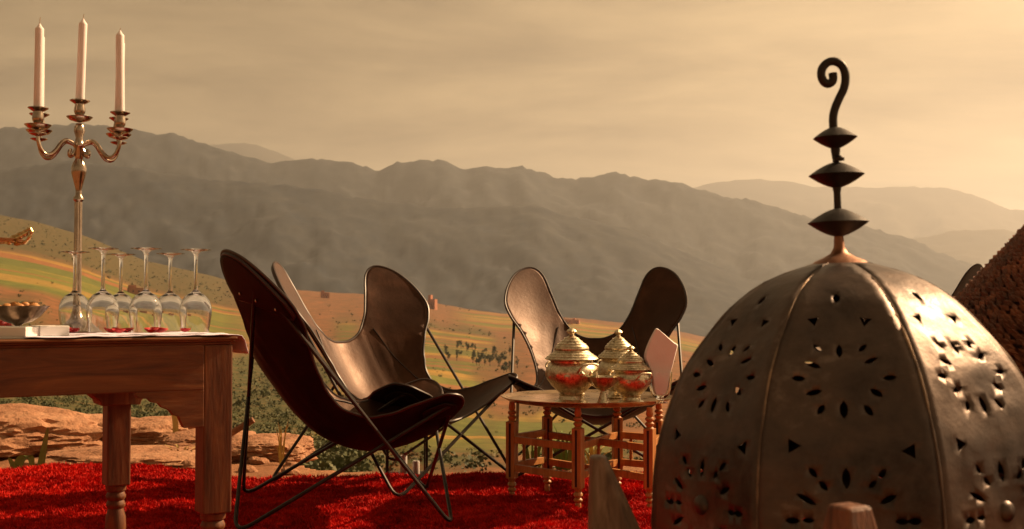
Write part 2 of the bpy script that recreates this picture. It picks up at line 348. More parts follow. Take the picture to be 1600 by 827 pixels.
    L.new(fields, fv.inputs['A']); L.new(ramp(nz(0.16, 13, .8, (0.4, 1.2, 1)), [(0.36, (0.38, 0.40, 0.36)), (0.62, (1.12, 1.08, 1.0))]), fv.inputs['B'])
    scrubc = ramp(nz(0.22, 13, .78), [(0.36, (0.17, 0.085, 0.036)), (0.45, (0.10, 0.078, 0.028)), (0.52, (0.055, 0.060, 0.020)), (0.66, (0.028, 0.038, 0.014))])
    col = mixc(attr('scrub'), earth, scrubc)
    col = mixc(attr('fields'), col, fv.outputs['Result'])
    L.new(col, b.inputs['Base Color'])
    bp = N.new('ShaderNodeBump'); bp.inputs['Strength'].default_value = 0.9; bp.inputs['Distance'].default_value = 0.04; L.new(nz(7, 10, .7), bp.inputs['Height']); L.new(bp.outputs[0], b.inputs['Normal'])
    me.materials.append(m)
    o = bpy.data.objects.new('ground', me); COL.objects.link(o); struct(o)
build_terrain()

def mountain_mat(name, a, b_, s):
    return mat(name, [a, tuple((x + y) / 2 for x, y in zip(a, b_)), b_], rough=0.95, scale=s, detail=12, spec=0.1, nrough=0.68)
MM = mountain_mat('mountain_scrub', (0.006, 0.014, 0.026), (0.052, 0.056, 0.058), 0.009)
MF = mountain_mat('far_mountain', (0.04, 0.04, 0.03), (0.09, 0.075, 0.05), 0.001)
def ridge(name, D, sky, depth, base, rough, seed, m, p0=-1900, p1=3500, cut=None):
    ps = np.arange(p0, p1 + 1, 7 if rough > .5 else 10); rows = 84; V = []; Fc = []
    for j in range(rows):
        t = j / (rows - 1) * 1.35      # 0 foot, 1 crest, beyond: the far side
        for p in ps:
            az = math.atan((p - 800) / F); H = (HY - interp(sky, p)) * D / F + CAMZ
            yy_ = D - depth * (1 - t); H += rough * (0.0032 * D * fbm(p / 60, seed + (D - yy_) * F / D / 45, 0.5, 6) + 0.0019 * D * fbm(p / 14, seed + (D - yy_) * F / D / 14, 4.5, 5, .7))
            sp = 0.5 + 0.5 * fbm(p / 140 + 0.5 * fbm(p / 90, t * 2, seed), seed * 2.3, t * 2.0, 5)
            sp2 = fbm(p / 46, seed + 9, t * 6.5, 6)
            y = D - depth * (1 - t)
            if t <= 1:
                xx_ = y * math.tan(az); g = t ** 1.3 + math.sin(math.pi * t) * (0.15 * fbm(xx_ / 800, y / 1100, seed + 9, 8, .65) + .0 * sp2)
            else: g = 1 - (t - 1) * 1.6
            g = max(-0.2, g)
            V.append((y * math.tan(az), y, base + (H - base) * g))
    n = len(ps)
    for j in range(rows - 1):
        for k in range(n - 1): Fc.append((j * n + k, j * n + k + 1, (j + 1) * n + k + 1, (j + 1) * n + k))
    me = bpy.data.meshes.new(name); me.from_pydata(V, [], Fc); me.update(); me.shade_smooth(); me.materials.append(m)
    o = bpy.data.objects.new(name, me); COL.objects.link(o); return struct(o)
MAIN = [(-1900, 330), (-900, 290), (-300, 225), (0, 200), (60, 195), (150, 192), (200, 197), (240, 206), (270, 205), (300, 218), (340, 228), (380, 240), (420, 252), (440, 250), (495, 245), (540, 250), (590, 262), (620, 253), (650, 247), (690, 247), (715, 258), (735, 262), (760, 255), (790, 260), (815, 254), (840, 265), (890, 278), (930, 275), (960, 270), (1000, 277), (1050, 280), (1100, 296), (1150, 307), (1200, 320), (1250, 335), (1350, 352), (1400, 365), (1450, 385), (1530, 418), (1600, 440), (1800, 470), (3500, 500)]
FRONT = [(-1900, 420), (-900, 380), (-300, 300), (0, 262), (120, 250), (220, 262), (330, 280), (420, 285), (520, 297), (600, 312), (685, 321), (760, 321), (842, 319), (880, 334), (985, 356), (1075, 394), (1150, 427), (1250, 460), (1400, 490), (3500, 520)]
ridge('mountain_slope', 5200, FRONT, 1500, -150, 0.7, 3.1, MM)
ridge('mountain_range', 7400, MAIN, 1900, -150, 1.0, 1.3, MM)
ridge('far_hill', 10500, [(-1900, 480), (900, 470), (1200, 440), (1330, 395), (1410, 372), (1500, 360), (1570, 358), (1620, 366), (1800, 400), (3500, 440)], 2800, -150, 0.5, 5.2, MF)
ridge('far_peak', 14500, [(-1900, 300), (-300, 260), (200, 250), (330, 223), (380, 218), (400, 223), (460, 246), (600, 280), (1000, 330), (1050, 300), (1130, 284), (1180, 277), (1230, 280), (1270, 290), (1450, 291), (1500, 295), (1540, 310), (1580, 325), (1640, 322), (1800, 340), (3500, 400)], 3600, -150, 0.5, 7.7, MF)

# scrub on the slopes: too many to count, one mesh of small leaf clumps
def leaf_clump(mb_v, mb_f, c, rad, h, n, sz):
    for _ in range(n):
        u = rng.normal(size=3); u /= np.linalg.norm(u) + 1e-9; q = rng.random() ** 0.45
        p = c + np.array((u[0] * rad * q, u[1] * rad * q, h * 0.5 + u[2] * h * 0.5 * q))
        a = rng.normal(size=3); a /= np.linalg.norm(a); b = np.cross(a, rng.normal(size=3)); b /= np.linalg.norm(b) + 1e-9
        s = sz * (0.6 + 0.8 * rng.random()); i = len(mb_v)
        mb_v += [p - a * s, p + b * s * .7, p + a * s, p - b * s * .7]; mb_f.append((i, i + 1, i + 2, i + 3))
bv, bf = [], []
cnt = 0
while cnt < 15000:
    r = math.exp(rng.uniform(math.log(70), math.log(2250))); p = rng.uniform(-60, 1150); az = math.atan((p - 800) / F)
    x, y = r * math.sin(az), r * math.cos(az); f, s = cover(x, y)
    cnt += 1
    if p > 560 and r < 260 and rng.random() > .15: continue
    if rng.random() > 0.05 + 0.95 * s ** 1.6 or f > .4 and rng.random() > .06: continue
    rad = (0.35 + 0.9 * rng.random() ** 2) * (1 + 1.3 * smooth(300, 1500, r)); z = terrain_z(x, y)
    leaf_clump(bv, bf, np.array((x, y, z - 0.1)), rad, rad * 1.3, 24 if r < 300 else 9, rad * (0.22 if r < 300 else .40))
me = bpy.data.meshes.new('scrub_bushes'); me.from_pydata([tuple(q) for q in bv], [], bf); me.update()
o = link('scrub_bushes', me, M['bush'], smooth_=False); stuff(o); tag(o, 'low green scrub bushes dotted over the valley slopes', 'bushes')

def tree(px, r, h, spread, label):
    az = math.atan((px - 800) / F); x, y = r * math.sin(az), r * math.cos(az); z = terrain_z(x, y)
    t = thing('tree', label, 'tree', (x, y, z), 0, 'trees in the hillside grove')
    mb = MB(); mb.tube([(0, 0, -0.5), (0.1, 0, h * .3), (0.15, .1, h * .75)], [h * .03, h * .022, h * .008], 6)
    for k in range(4):
        a = k * 1.7; mb.tube([(0.1, 0, h * (.3 + .1 * k)), (math.cos(a) * spread * .6, math.sin(a) * spread * .6, h * (.5 + .1 * k))], [h * .012, h * .004], 5)
    mb.build('trunk', M['bark'], t)
    v, f = [], []
    for k in range(7):
        a = rng.uniform(0, 6.28); q = rng.uniform(0, .55) * spread; hh = h * rng.uniform(.18, .72)
        leaf_clump(v, f, np.array((math.cos(a) * q, math.sin(a) * q, hh)), spread * .5, h * .28, 40, spread * .13)
    me_ = bpy.data.meshes.new('crown'); me_.from_pydata([tuple(q) for q in v], [], f); me_.update(); link('crown', me_, M['treeleaf'], t, smooth_=False)
for i in range(44):
    q = rng.random(); px = 700 + 100 * q + rng.normal() * 7; r = 1050 - 320 * rng.random() - 120 * q
    tree(px, r, rng.uniform(4.5, 9), rng.uniform(1.5, 2.8), 'dark green tree in the grove on the red hillside')
def house(px, r, w, h, dpt, label, tower=False):
    az = math.atan((px - 800) / F); x, y = r * math.sin(az), r * math.cos(az); z = terrain_z(x, y)
    t = thing('mud_house', label, 'house', (x, y, z), -az + rng.uniform(-.4, .4), 'mud houses on the plateau')
    MB().box((0, 0, h / 2 - 1), (w, dpt, h + 2)).build('wall', M['mud'], t, False)
    MB().box((0, 0, h + .2), (w * 1.03, dpt * 1.03, .4)).build('roof', M['mud'], t, False)
    MB().box((-w * .3, 0, h * .5 + h * .4), (w * .35, dpt * .8, h * 1.1)).build('tower', M['mud'], t, False)
    for k in (-1, 0, 1): MB().box((k * w * .28, -dpt / 2 - .05, h * .55), (w * .07, .2, h * .25)).build('window', M['dark_open'], t, False)
    MB().box((w * .14, -dpt / 2 - .05, h * .18), (w * .09, .2, h * .4)).build('door', M['dark_open'], t, False)
house(216, 1250, 20, 7, 14, 'red mud house with a raised end in the striped fields')
house(272, 1180, 13, 5.5, 10, 'long low red mud house at the edge of the green field')
house(508, 2060, 14, 9, 12, 'small mud house on the bare red skyline')
house(592, 2080, 20, 10, 14, 'broad mud house on the skyline beside the leather chair wing')
house(676, 2000, 13, 17, 12, 'tall mud tower house on the skyline behind the dark chair wing')
house(884, 2050, 22, 8, 14, 'mud farmhouse on the plateau edge seen above the chair back')
house(900, 2080, 12, 7, 10, 'lesser mud farmhouse beside a broader one on the plateau edge')

# haze: closed box around everything but the sky
hb = MB().box((0, 0, 0), (56000, 56000, 1))
for i, v in enumerate(hb.v): hb.v[i] = (v[0], v[1], -420 if v[2] < 0 else 2050)
hm = bpy.data.materials.new('haze'); hm.use_nodes = True; hn = hm.node_tree.nodes; hn.clear()
ho = hn.new('ShaderNodeOutputMaterial'); pv = hn.new('ShaderNodeVolumePrincipled'); pv.inputs['Color'].default_value = (*HAZE_COL, 1); pv.inputs['Density'].default_value = HAZE; pv.inputs['Anisotropy'].default_value = HAZE_G
hm.node_tree.links.new(pv.outputs[0], ho.inputs['Volume'])
hz = hb.build('haze', hm, None, False); stuff(hz)

# ------------------------------------------------------------------ terrace edge: rocks, sticks, plants
def rock(px, py, d, size, label, seed, rz=0, flat=0.6, zoff=-.02):
    bm = bmesh.new(); bmesh.ops.create_icosphere(bm, subdivisions=5, radius=1)
    for v in bm.verts:
        c = v.co.copy()
        k = 1 / max(abs(c.x) ** 4 + abs(c.y) ** 4 + abs(c.z) ** 4, 1e-6) ** .25
        n = 0.20 * fbm(c.x * 1.3 + seed, c.y * 1.3, c.z * 1.6, 6, .8) + 0.075 * (abs(fbm(c.x * 4 + seed, c.y * 4, c.z * 8, 6, .7)) - .3)
        v.co = c * lerp(1, k, flat) * (1 + n); v.co.x *= size[0] / 2; v.co.y *= size[1] / 2; v.co.z *= size[2] / 2
    me = bpy.data.meshes.new('rock'); bm.to_mesh(me); bm.free()
    p = at(px, py, d); o = link('rock', me, M['rock']); o.location = (p.x, d, terrain_z(p.x, d) + size[2] * .25 + zoff); o.rotation_euler = (0, 0, rz)
    return tag(o, label, 'rock', 'rocks along the terrace edge')
rock(20, 700, 6.3, (1.1, .9, .30), 'rounded ochre earth boulder behind the green leaves', 1.0, .2, .3, -.02)
rock(225, 690, 6.5, (.82, .6, .22), 'broad flat-topped ochre slab behind the inset table leg', 2.7, -.12, .8)
rock(205, 725, 5.75, (.95, .6, .13), 'low smooth ochre rock between the red rug and the flat slab', 4.4, .05, .3, -.03)
rock(330, 715, 6.2, (.55, .5, .16), 'pale ochre rock behind the corner table leg', 6.1, .6, .5)
rock(412, 720, 6.0, (.5, .45, .15), 'cracked ochre rock beside the cut stick', 8.3, -.3, .6)
for i in range(46):
    px = rng.uniform(-20, 460); d = rng.uniform(5.25, 6.7)
    if d > edge_d(px) - .2: d = 5.4
    s = rng.uniform(.02, .055)
    bm = bmesh.new(); bmesh.ops.create_icosphere(bm, subdivisions=2, radius=s)
    for v in bm.verts: v.co *= 1 + .35 * fbm(v.co.x / s + i * 3, v.co.y / s, v.co.z / s, 3); v.co.z *= .6
    me = bpy.data.meshes.new('stone'); bm.to_mesh(me); bm.free(); x = (px - 800) / F * d
    o = link('stone', me, M['rock'], smooth_=False); o.location = (x, d, terrain_z(x, d) + s * .15); tag(o, 'small loose ochre stone on the earth beyond the red rug', 'stone', 'loose stones on the terrace')
def stick(pts, r, label, m='stick', name='stick'):
    mb = MB(); mb.tube(catmull(pts, 4), r, 7); o = mb.build(name, M[m]); return tag(o, label, 'stick')
a = at(352, 684, 5.9); b = at(396, 656, 5.9); g = terrain_z(a.x, a.y)
stick([(a.x - .08, a.y, g), a, b], 0.017, 'cut reddish stick poking up beside the corner table leg')
for i, (p0, p1, dd, rr) in enumerate([((48, 662), (92, 650), 6.6, .010), ((52, 655), (78, 668), 6.5, .016), ((60, 650), (84, 664), 6.55, .014)]):
    a = at(*p0, dd); b = at(*p1, dd)
    stick([a, (a + b) / 2 + Vector((0, 0.02, .01)), b], rr, ['thin pale twig across the charred sticks', 'thick charred stick on the ochre boulder', 'slim charred stick leaning on the thick one'][i], 'stick' if i == 0 else 'charred')
def blade_leaf(pts, w, m, parent=None, name='leaf'):
    P = catmull(pts, 6); mb = MB(); n = len(P); V = []; Fc = []
    for i, p in enumerate(P):
        t = i / (n - 1); ww = w * (0.35 + 0.65 * math.sin(math.pi * min(1, t * .9 + .15)) if t < .95 else .12)
        V += [p + Vector((-ww, 0, 0)), p + Vector((0, .25 * ww, -.2 * ww)), p + Vector((ww, 0, 0))]
    for i in range(n - 1):
        for k in range(2): Fc.append((i * 3 + k, i * 3 + k + 1, i * 3 + k + 4, i * 3 + k + 3))
    mb.add(V, Fc); return mb.build(name, M[m], parent)
p = at(42, 752, 5.25); pl = thing('plant', 'broad-leaved green plant behind the rug hump', 'plant', (p.x, p.y, terrain_z(p.x, p.y)))
def rel(px, py, d=5.25): q = at(px, py, d); return q - pl.location
for pts, w, m in [([(40, 750), (26, 735), (14, 700 + 15)], .02, 'leafgreen'), ([(30, 752), (28, 728), (38, 712), (48, 716), (51, 738)], .024, 'leafgreen'), ([(60, 752), (66, 715), (75, 668)], .017, 'leafgreen'), ([(62, 752), (75, 735), (90, 733)], .018, 'leafdry')]:
    blade_leaf([rel(*q) for q in pts], w, m, pl)
def grass(px, d, n, h, label, m='leafgreen', w=.004, sp=.12):
    x = (px - 800) / F * d; t = thing('grass_tuft', label, 'grass tuft', (x, d, terrain_z(x, d) - .01))
    for k in range(n):
        a = rng.uniform(0, 6.28); s = rng.uniform(.2, 1) * sp; hh = h * rng.uniform(.6, 1.1)
        blade_leaf([(s * .2 * math.cos(a), s * .2 * math.sin(a), 0), (s * .6 * math.cos(a), s * .6 * math.sin(a), hh * .7), (s * 1.2 * math.cos(a), s * 1.2 * math.sin(a), hh * rng.uniform(.7, 1))], w, m, t, 'blade')
grass(286, 5.8, 16, .10, 'dry straw-coloured grass tuft at the foot of the flat slab', 'leafdry', .005)
grass(832, 5.55, 22, .17, 'green grass tuft seen between the left legs of the tray table', 'leafgreen', .005, .14)
grass(880, 5.5, 26, .20, 'tall green grass tuft seen between the front legs of the tray table', 'leafgreen', .006, .16)
grass(925, 5.55, 16, .15, 'short yellow-green grass tuft behind the tapered grey post', 'leafdry', .005, .12)
grass(442, 5.7, 9, .22, 'thin dry grass stalks beside the cracked rock', 'leafdry', .003, .05)
x = (270 - 800) / F * 6.2; q = thing('dry_plant', 'single dry yellow leaf standing under the table bracket', 'plant', (x, 6.2, terrain_z(x, 6.2)))
qq = [at(276, 690, 6.2) - q.location, at(274, 660, 6.2) - q.location, at(268, 634, 6.2) - q.location, at(261, 612, 6.2) - q.location]; qq[0] = Vector((0.02, 0, -.01))
blade_leaf(qq, .016, 'leafdry', q)

# ------------------------------------------------------------------ red rug
RX0, RX1, RY0, RY1 = -3.1, 2.6, 1.0, 5.12
def rug_z(x, y):
    h = 0.028 * fbm(x * 1.2, y * 1.5, 2.2, 4) + 0.012 * fbm(x * 4, y * 5, 6, 3)
    h += 0.055 * math.exp(-((x + 1.85) / .42) ** 2 - ((y - 4.95) / .35) ** 2)
    return max(-0.022, h * smooth(1.5, 3, y)) + 0.004
def rug_edge(x): return RY1 - .03 + 0.035 * fbm(x * 1.7, 3.3, 0, 4) - 0.10 * smooth(-1.5, -1.2, x) * (1 - smooth(-.95, -.6, x))
rug = thing('rug', 'large shaggy bright red rug under the chairs and tables', 'rug', (0, 0, 0))
mb = MB(); nx, ny = 150, 110; V = []
for j in range(ny):
    for i in range(nx):
        x = lerp(RX0, RX1, i / (nx - 1)); y = lerp(RY0, rug_edge(x), j / (ny - 1)); V.append((x, y, rug_z(x, y)))
nV = len(V); V += [(a_, b_, c_ - .02) for a_, b_, c_ in V]
Fc = [(j * nx + i, j * nx + i + 1, (j + 1) * nx + i + 1, (j + 1) * nx + i) for j in range(ny - 1) for i in range(nx - 1)]
for i in range(nx - 1):
    for j in (0, ny - 1): Fc.append((j * nx + i, j * nx + i + 1, nV + j * nx + i + 1, nV + j * nx + i))
mb.add(V, Fc).build('backing', M['rugbase'], rug)
NP = 420000
d = 1 / rng.uniform(1 / 5.15, 1 / 3.3, NP * 2); pxs = rng.uniform(-30, 1150, NP * 2); X = (pxs - 800) / F * d; Y = d
yy = np.array([rug_edge(q) for q in np.linspace(RX0, RX1, 500)]); ed = np.interp(X, np.linspace(RX0, RX1, 500), yy)
ok = (X > RX0) & (X < RX1) & (Y < ed + .015); X, Y = X[ok][:NP], Y[ok][:NP]; n1_ = len(X)
X2 = rng.uniform(RX0, RX1, 230000); Y2 = rng.uniform(RY0, RY1 + .05, 230000); ok = (Y2 < np.interp(X2, np.linspace(RX0, RX1, 500), yy) + .015) & ~((Y2 > 3.3) & (X2 > -830 / F * Y2) & (X2 < 350 / F * Y2))
X = np.concatenate([X, X2[ok]]); Y = np.concatenate([Y, Y2[ok]]); n = len(X)
gx = np.linspace(RX0, RX1, 240); gy = np.linspace(RY0, 5.3, 260); G = np.array([[rug_z(a, b) for b in gy] for a in gx])
fi = np.clip((X - RX0) / (RX1 - RX0) * 239, 0, 238.99); fj = np.clip((Y - RY0) / (5.3 - RY0) * 259, 0, 258.99); i0 = fi.astype(int); j0 = fj.astype(int); u = fi - i0; w = fj - j0
Z = G[i0, j0] * (1 - u) * (1 - w) + G[i0 + 1, j0] * u * (1 - w) + G[i0, j0 + 1] * (1 - u) * w + G[i0 + 1, j0 + 1] * u * w
lean_dir = 2.2 * np.sin(X * 2.3 + 1.7 * np.sin(Y * 3.1)) + 1.9 * np.sin(Y * 5.0 + X * 1.1) + rng.normal(0, 1.6, n)
clump = np.sin(X * 31 + 2.1 * np.sin(Y * 17)) * np.sin(Y * 37 + 1.7 * np.sin(X * 23))
ln = rng.uniform(.012, .026, n) * (1 + .38 * clump); lean = rng.uniform(.2, 1.3, n); wd = rng.uniform(.0018, .0034, n); wd[n1_:] *= 2.0; ln[n1_:] *= 1.3; ta = rng.uniform(0, math.pi, n)
bx_, by_ = np.cos(lean_dir) * lean, np.sin(lean_dir) * lean; nrm = np.sqrt(1 + lean ** 2)
tipx, tipy, tipz = X + ln * bx_ / nrm, Y + ln * by_ / nrm, Z + ln / nrm
midx, midy, midz = X + ln * .45 * bx_ / nrm * .7, Y + ln * .45 * by_ / nrm * .7, Z + ln * .55 / nrm
cx, sy = np.cos(ta) * wd, np.sin(ta) * wd
P = np.stack([np.stack([X - cx, Y - sy, Z - .003], 1), np.stack([X + cx, Y + sy, Z - .003], 1), np.stack([midx + cx, midy + sy, midz], 1), np.stack([midx - cx, midy - sy, midz], 1), np.stack([tipx, tipy, tipz], 1)], 1).reshape(-1, 3)
base = (np.arange(n) * 5)[:, None]; quads = base + np.array([[0, 1, 2, 3]]); tris = base + np.array([[3, 2, 4]])
loops = np.concatenate([np.concatenate([quads, tris], 1).reshape(-1)]); starts = (np.arange(n)[:, None] * 7 + np.array([[0, 4]])).reshape(-1); totals = np.tile([4, 3], n)
me = bpy.data.meshes.new('pile'); me.vertices.add(n * 5); me.vertices.foreach_set('co', P.reshape(-1)); me.loops.add(n * 7); me.loops.foreach_set('vertex_index', loops)
me.polygons.add(n * 2); me.polygons.foreach_set('loop_start', starts); me.polygons.foreach_set('loop_total', totals); me.update(calc_edges=True); me.validate()
stuff(link('pile', me, M['pile'], rug, smooth_=False))

# ------------------------------------------------------------------ butterfly chairs
SPINE = [(-.06, .40, .375), (.05, .33, .315), (.18, .21, .258), (.33, .06, .237), (.48, -.09, .285), (.62, -.20, .375), (.76, -.29, .49), (.90, -.37, .62), (1.05, -.445, .76), (1.20, -.515, .90), (1.36, -.585, 1.045)]
SP_S = [q[0] for q in SPINE]
def spine_pt(s):
    i = max(0, min(len(SPINE) - 2, int(np.searchsorted(SP_S, s)) - 1)); a = SPINE[max(0, i - 1)]; b = SPINE[i]; c = SPINE[i + 1]; d_ = SPINE[min(len(SPINE) - 1, i + 2)]
    t = (s - b[0]) / (c[0] - b[0]); o = []
    for k in (1, 2): o.append(0.5 * (2 * b[k] + (c[k] - a[k]) * t + (2 * a[k] - 5 * b[k] + 4 * c[k] - d_[k]) * t * t + (3 * b[k] - a[k] - 3 * c[k] + d_[k]) * t ** 3))
    return o
LIFT = [(-.06, .085), (.05, .135), (.2, .17), (.33, .20), (.48, .19), (.62, .13), (.76, .06), (.9, .0), (1.05, -.05), (1.2, -.075), (1.36, -.09)]
FWD = [(-.06, -.02), (.2, .0), (.33, .05), (.5, .15), (.62, .22), (.76, .28), (.9, .29), (1.05, .27), (1.2, .235), (1.36, .20)]
def sling(u, s):
    y, z = spine_pt(s); w = 0.36 * (1 + .17 * smooth(.5, 1.2, s)); k = abs(u) ** 2.0
    x = u * w * (1 + .02 * math.sin(s * 4)); 
    cz = .0045 * math.exp(-((abs(u) - .46) / .17) ** 2) * math.sin(abs(u) * 40 + s * 2) * smooth(.35, .6, s) * (1 - smooth(.85, 1.1, s)) + .004 * fbm(u * 2.2, s * 3, 4.4, 3)
    return Vector((x, y + k * interp(FWD, s) + cz, z + k * interp(LIFT, s) + cz * .5))
HALF = [(0, .10), (.30, .08), (.52, .02), (.72, -.045), (.92, -.055), (1.06, .01), (1.08, .11), (1.02, .21), (.90, .33), (.80, .46), (.76, .60), (.79, .76), (.88, .92), (1.00, 1.06), (1.07, 1.17), (1.05, 1.26), (.94, 1.325), (.78, 1.325), (.63, 1.26), (.53, 1.15), (.43, 1.03), (.30, .94), (.15, .90)]
OUTL = catmull([(u, s, 0) for u, s in HALF] + [(0, .893, 0)] + [(-u, s, 0) for u, s in reversed(HALF[1:])], 5, True)
def patch(outline, step=.075):
    pts = [Vector((p.x * .36, p.y)) for p in outline]; n = len(pts); P = list(pts)
    area = sum(pts[i - 1].x * pts[i].y - pts[i].x * pts[i - 1].y for i in range(n)); sgn = 1 if area > 0 else -1
    for i in range(n):
        t_ = (pts[(i + 1) % n] - pts[i - 1]).normalized(); P.append(pts[i] + Vector((-t_.y, t_.x)) * sgn * .011)
    xs = np.arange(-.42, .43, .02); ys = np.arange(-.06, 1.36, .02)
    for x in xs:
        for y in ys:
            q = Vector((x, y)); ins = False; j = n - 1
            for i in range(n):
                if (pts[i].y > y) != (pts[j].y > y) and x < (pts[j].x - pts[i].x) * (y - pts[i].y) / (pts[j].y - pts[i].y) + pts[i].x: ins = not ins
                j = i
            if ins and min((q - w_).length for w_ in pts) > .021: P.append(q)
    r_ = delaunay_2d_cdt(P, [(i, (i + 1) % n) for i in range(n)], [list(range(n))], 1, 1e-5)
    return [(q.x / .36, q.y) for q in r_[0]], [tuple(f) for f in r_[2]]
def make_chair(label):
    t = thing('butterfly_chair', label, 'chair', group='leather butterfly chairs')
    V2, F2 = patch(OUTL); me = bpy.data.meshes.new('seat'); me.from_pydata([sling(u, s) for u, s in V2], [], F2); me.update()
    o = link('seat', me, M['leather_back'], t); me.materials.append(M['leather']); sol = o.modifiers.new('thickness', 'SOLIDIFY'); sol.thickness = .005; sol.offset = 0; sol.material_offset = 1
    mb = MB(); mb.tube([sling(p.x, p.y) for p in OUTL], .0055, 6, True).build('rim', M['leather_edge'], o)
    # seam lines where the wing panels are sewn on
    for sg in (-1, 1):
        mb = MB(); mb.tube([sling(sg * lerp(.80, .46, k / 14), lerp(.40, .955, k / 14)) + Vector((0, .002, .004)) for k in range(15)], .003, 5); mb.build('seam', M['leather_edge'], o)
    for sg in (-1, 1):     # pockets that take the rod ends
        loop = catmull([(sg * u, s, 0) for u, s in [(.60, 1.14), (.72, 1.13), (.86, 1.115), (1.0, 1.09), (1.05, 1.17), (1.02, 1.255), (.93, 1.315), (.78, 1.31), (.65, 1.24)]], 4, True)
        V3, F3 = patch(loop); me = bpy.data.meshes.new('pocket'); me.from_pydata([sling(u, s) + Vector((0, -.018, -.006)) for u, s in V3], [], F3); me.update()
        pk = link('pocket', me, M['leather_back'], t); so = pk.modifiers.new('thickness', 'SOLIDIFY'); so.thickness = .004; so.offset = 0
        mb = MB(); mb.tube([sling(p.x, p.y) + Vector((0, -.010, -.003)) for p in loop], .0085, 6, True).build('hem', M['leather_edge'], pk)
        for k, (uu, ss) in enumerate([(.72, 1.165), (.84, 1.15), (.96, 1.13)]):
            c = sling(sg * uu, ss) + Vector((0, -.022, -.008)); mb = MB(); mb.lathe([(.006, 0), (.006, .001), (.004, .003), (.001, .004)], 10)
            mb.build('rivet', M['silver'], pk, loc=c).rotation_euler = (R(110), 0, 0)
        c2 = [(sg * u, s, 0) for u, s in [(.80, .02), (.95, .0), (1.04, .07), (1.0, .15), (.86, .12)]]
        loop = catmull(c2, 4, True); V3, F3 = patch(loop); me = bpy.data.meshes.new('pocket'); me.from_pydata([sling(u, s) + Vector((0, .0, -.018)) for u, s in V3], [], F3); me.update()
        pk = link('pocket', me, M['leather_back'], t); so = pk.modifiers.new('thickness', 'SOLIDIFY'); so.thickness = .004; so.offset = 0
    tl = lambda sg: sling(sg * .96, 1.25) + Vector((0, -.010, -.003)); fr = lambda sg: sling(sg * .97, .02) + Vector((0, 0, -.010))
    fl = lambda sx, sy: Vector((sx * .395, .335 if sy > 0 else -.405, .012))
    for sg in (-1, 1):
        loop = [tl(sg), fl(sg, 1), fr(-sg), fl(-sg, -1)]
        # top-back (sg) > floor front (sg) > front corner (-sg) > floor back (-sg) > back to the top
        mb = MB(); mb.tube(fillet_loop(loop, [.028, .045, .03, .045]), .0072, 8, True); mb.build('frame_rod', M['rod'], t)
    return t
chA = make_chair('dark leather butterfly chair in profile beside the wine-glass table')
def place(c, x, y, ang, label=None, z=0.012):
    c.location = (x, y, z); c.scale = (.95, .95, .95); c.rotation_euler = (0, 0, R(ang - 90))      # ang: where the seat faces, degrees from +X
    if label: c['label'] = label
chB = copy_tree(chA); chC = copy_tree(chA); chD = copy_tree(chA)
place(chA, -.58, 4.14, 11)
place(chB, -.465, 4.82, -36, 'dark leather butterfly chair turned towards the tray table, one wing edge-on')
place(chC, .375, 5.12, -93, 'leather butterfly chair squarely behind the tray table with one sunlit wing')
place(chD, 1.54, 5.10, 217, 'leather butterfly chair half hidden behind the woven rush basket')

# ------------------------------------------------------------------ walnut side table with glasses
TH = R(32); E = Vector((math.cos(TH), math.sin(TH), 0)); Dp = Vector((-math.sin(TH), math.cos(TH), 0)); K = Vector((-.642, 2.70, 0)); TZ = .6835
LEN, DEP = 1.75, .70
st = thing('side_table', 'old carved walnut side table holding the upturned wine glasses', 'table', K, TH)
# local frame: x along the front edge (0 at the right corner, negative to the left), y into the depth
def moulded(mb, x0, x1, y0, y1, z1, th):
    for k, (dz0, dz1, o_) in enumerate([(-th, -th * .62, .012), (-th * .62, -th * .38, .004), (-th * .38, 0, 0)]):
        mb.box(((x0 + x1) / 2, (y0 + y1) / 2, z1 + (dz0 + dz1) / 2), (x1 - x0 - 2 * o_, y1 - y0 - 2 * o_, dz1 - dz0))
mb = MB(); moulded(mb, -LEN, 0, 0, DEP, TZ, .018); mb.build('tabletop', M['walnut'], st, False, .0025)
AT = TZ - .018; AH = .104; ix = .022
FA = .012
for nm, (x0, x1, y0, y1) in {'apron': (-LEN + .0745, -.0745, FA, FA + .022), 'apron2': (-LEN + .0745, -.0745, DEP - FA - .022, DEP - FA), 'apron3': (-.05, -.028, FA + .05, DEP - FA - .05), 'apron4': (-LEN + .028, -LEN + .05, FA + .05, DEP - FA - .05)}.items():
    MB().box(((x0 + x1) / 2, (y0 + y1) / 2, AT - AH / 2), (x1 - x0, y1 - y0, AH)).build('apron', M['walnut'], st, False, .002)
br = [(0, 0), (-.155, 0), (-.155, -.008), (-.147, -.014), (-.128, -.016), (-.120, -.024), (-.104, -.028), (-.096, -.037), (-.080, -.044), (-.070, -.056), (-.058, -.060), (-.052, -.074), (-.046, -.086), (0, -.086)]
for sg, xo in ((1, -.0742), (-1, -LEN + .0742)):
    MB().prism([(xo + sg * x, AT - AH + z + .0005) for x, z in br], FA + .001, FA + .021).build('bracket', M['walnut'], st, False, .0015)
def leg(x, y, w, zs, corner=False):
    lg = MB(); top = AT - (.0 if corner else 0.001); lg.box((0, 0, (top + zs) / 2), (w, w, top - zs)); o = lg.build('leg', M['walnut_v'], st, False, .004, loc=(x, y, 0))
    q = w * .44; prof = [(q, zs - .001), (q * .96, zs - .014), (q * .80, zs - .018), (q * .95, zs - .028), (q * .95, zs - .034), (q * .78, zs - .041), (q * .92, zs - .050), (q * .92, zs - .056), (q * .74, zs - .063), (q * .95, zs - .085), (q * 1.0, zs - .115), (q * .85, zs - .15), (q * .7, zs - .20), (q * .66, .07), (q * .85, .055), (q * .8, .03), (q * .6, .0)]
    MB().lathe(prof, 24).build('turned_foot', M['walnut_v'], o); return o
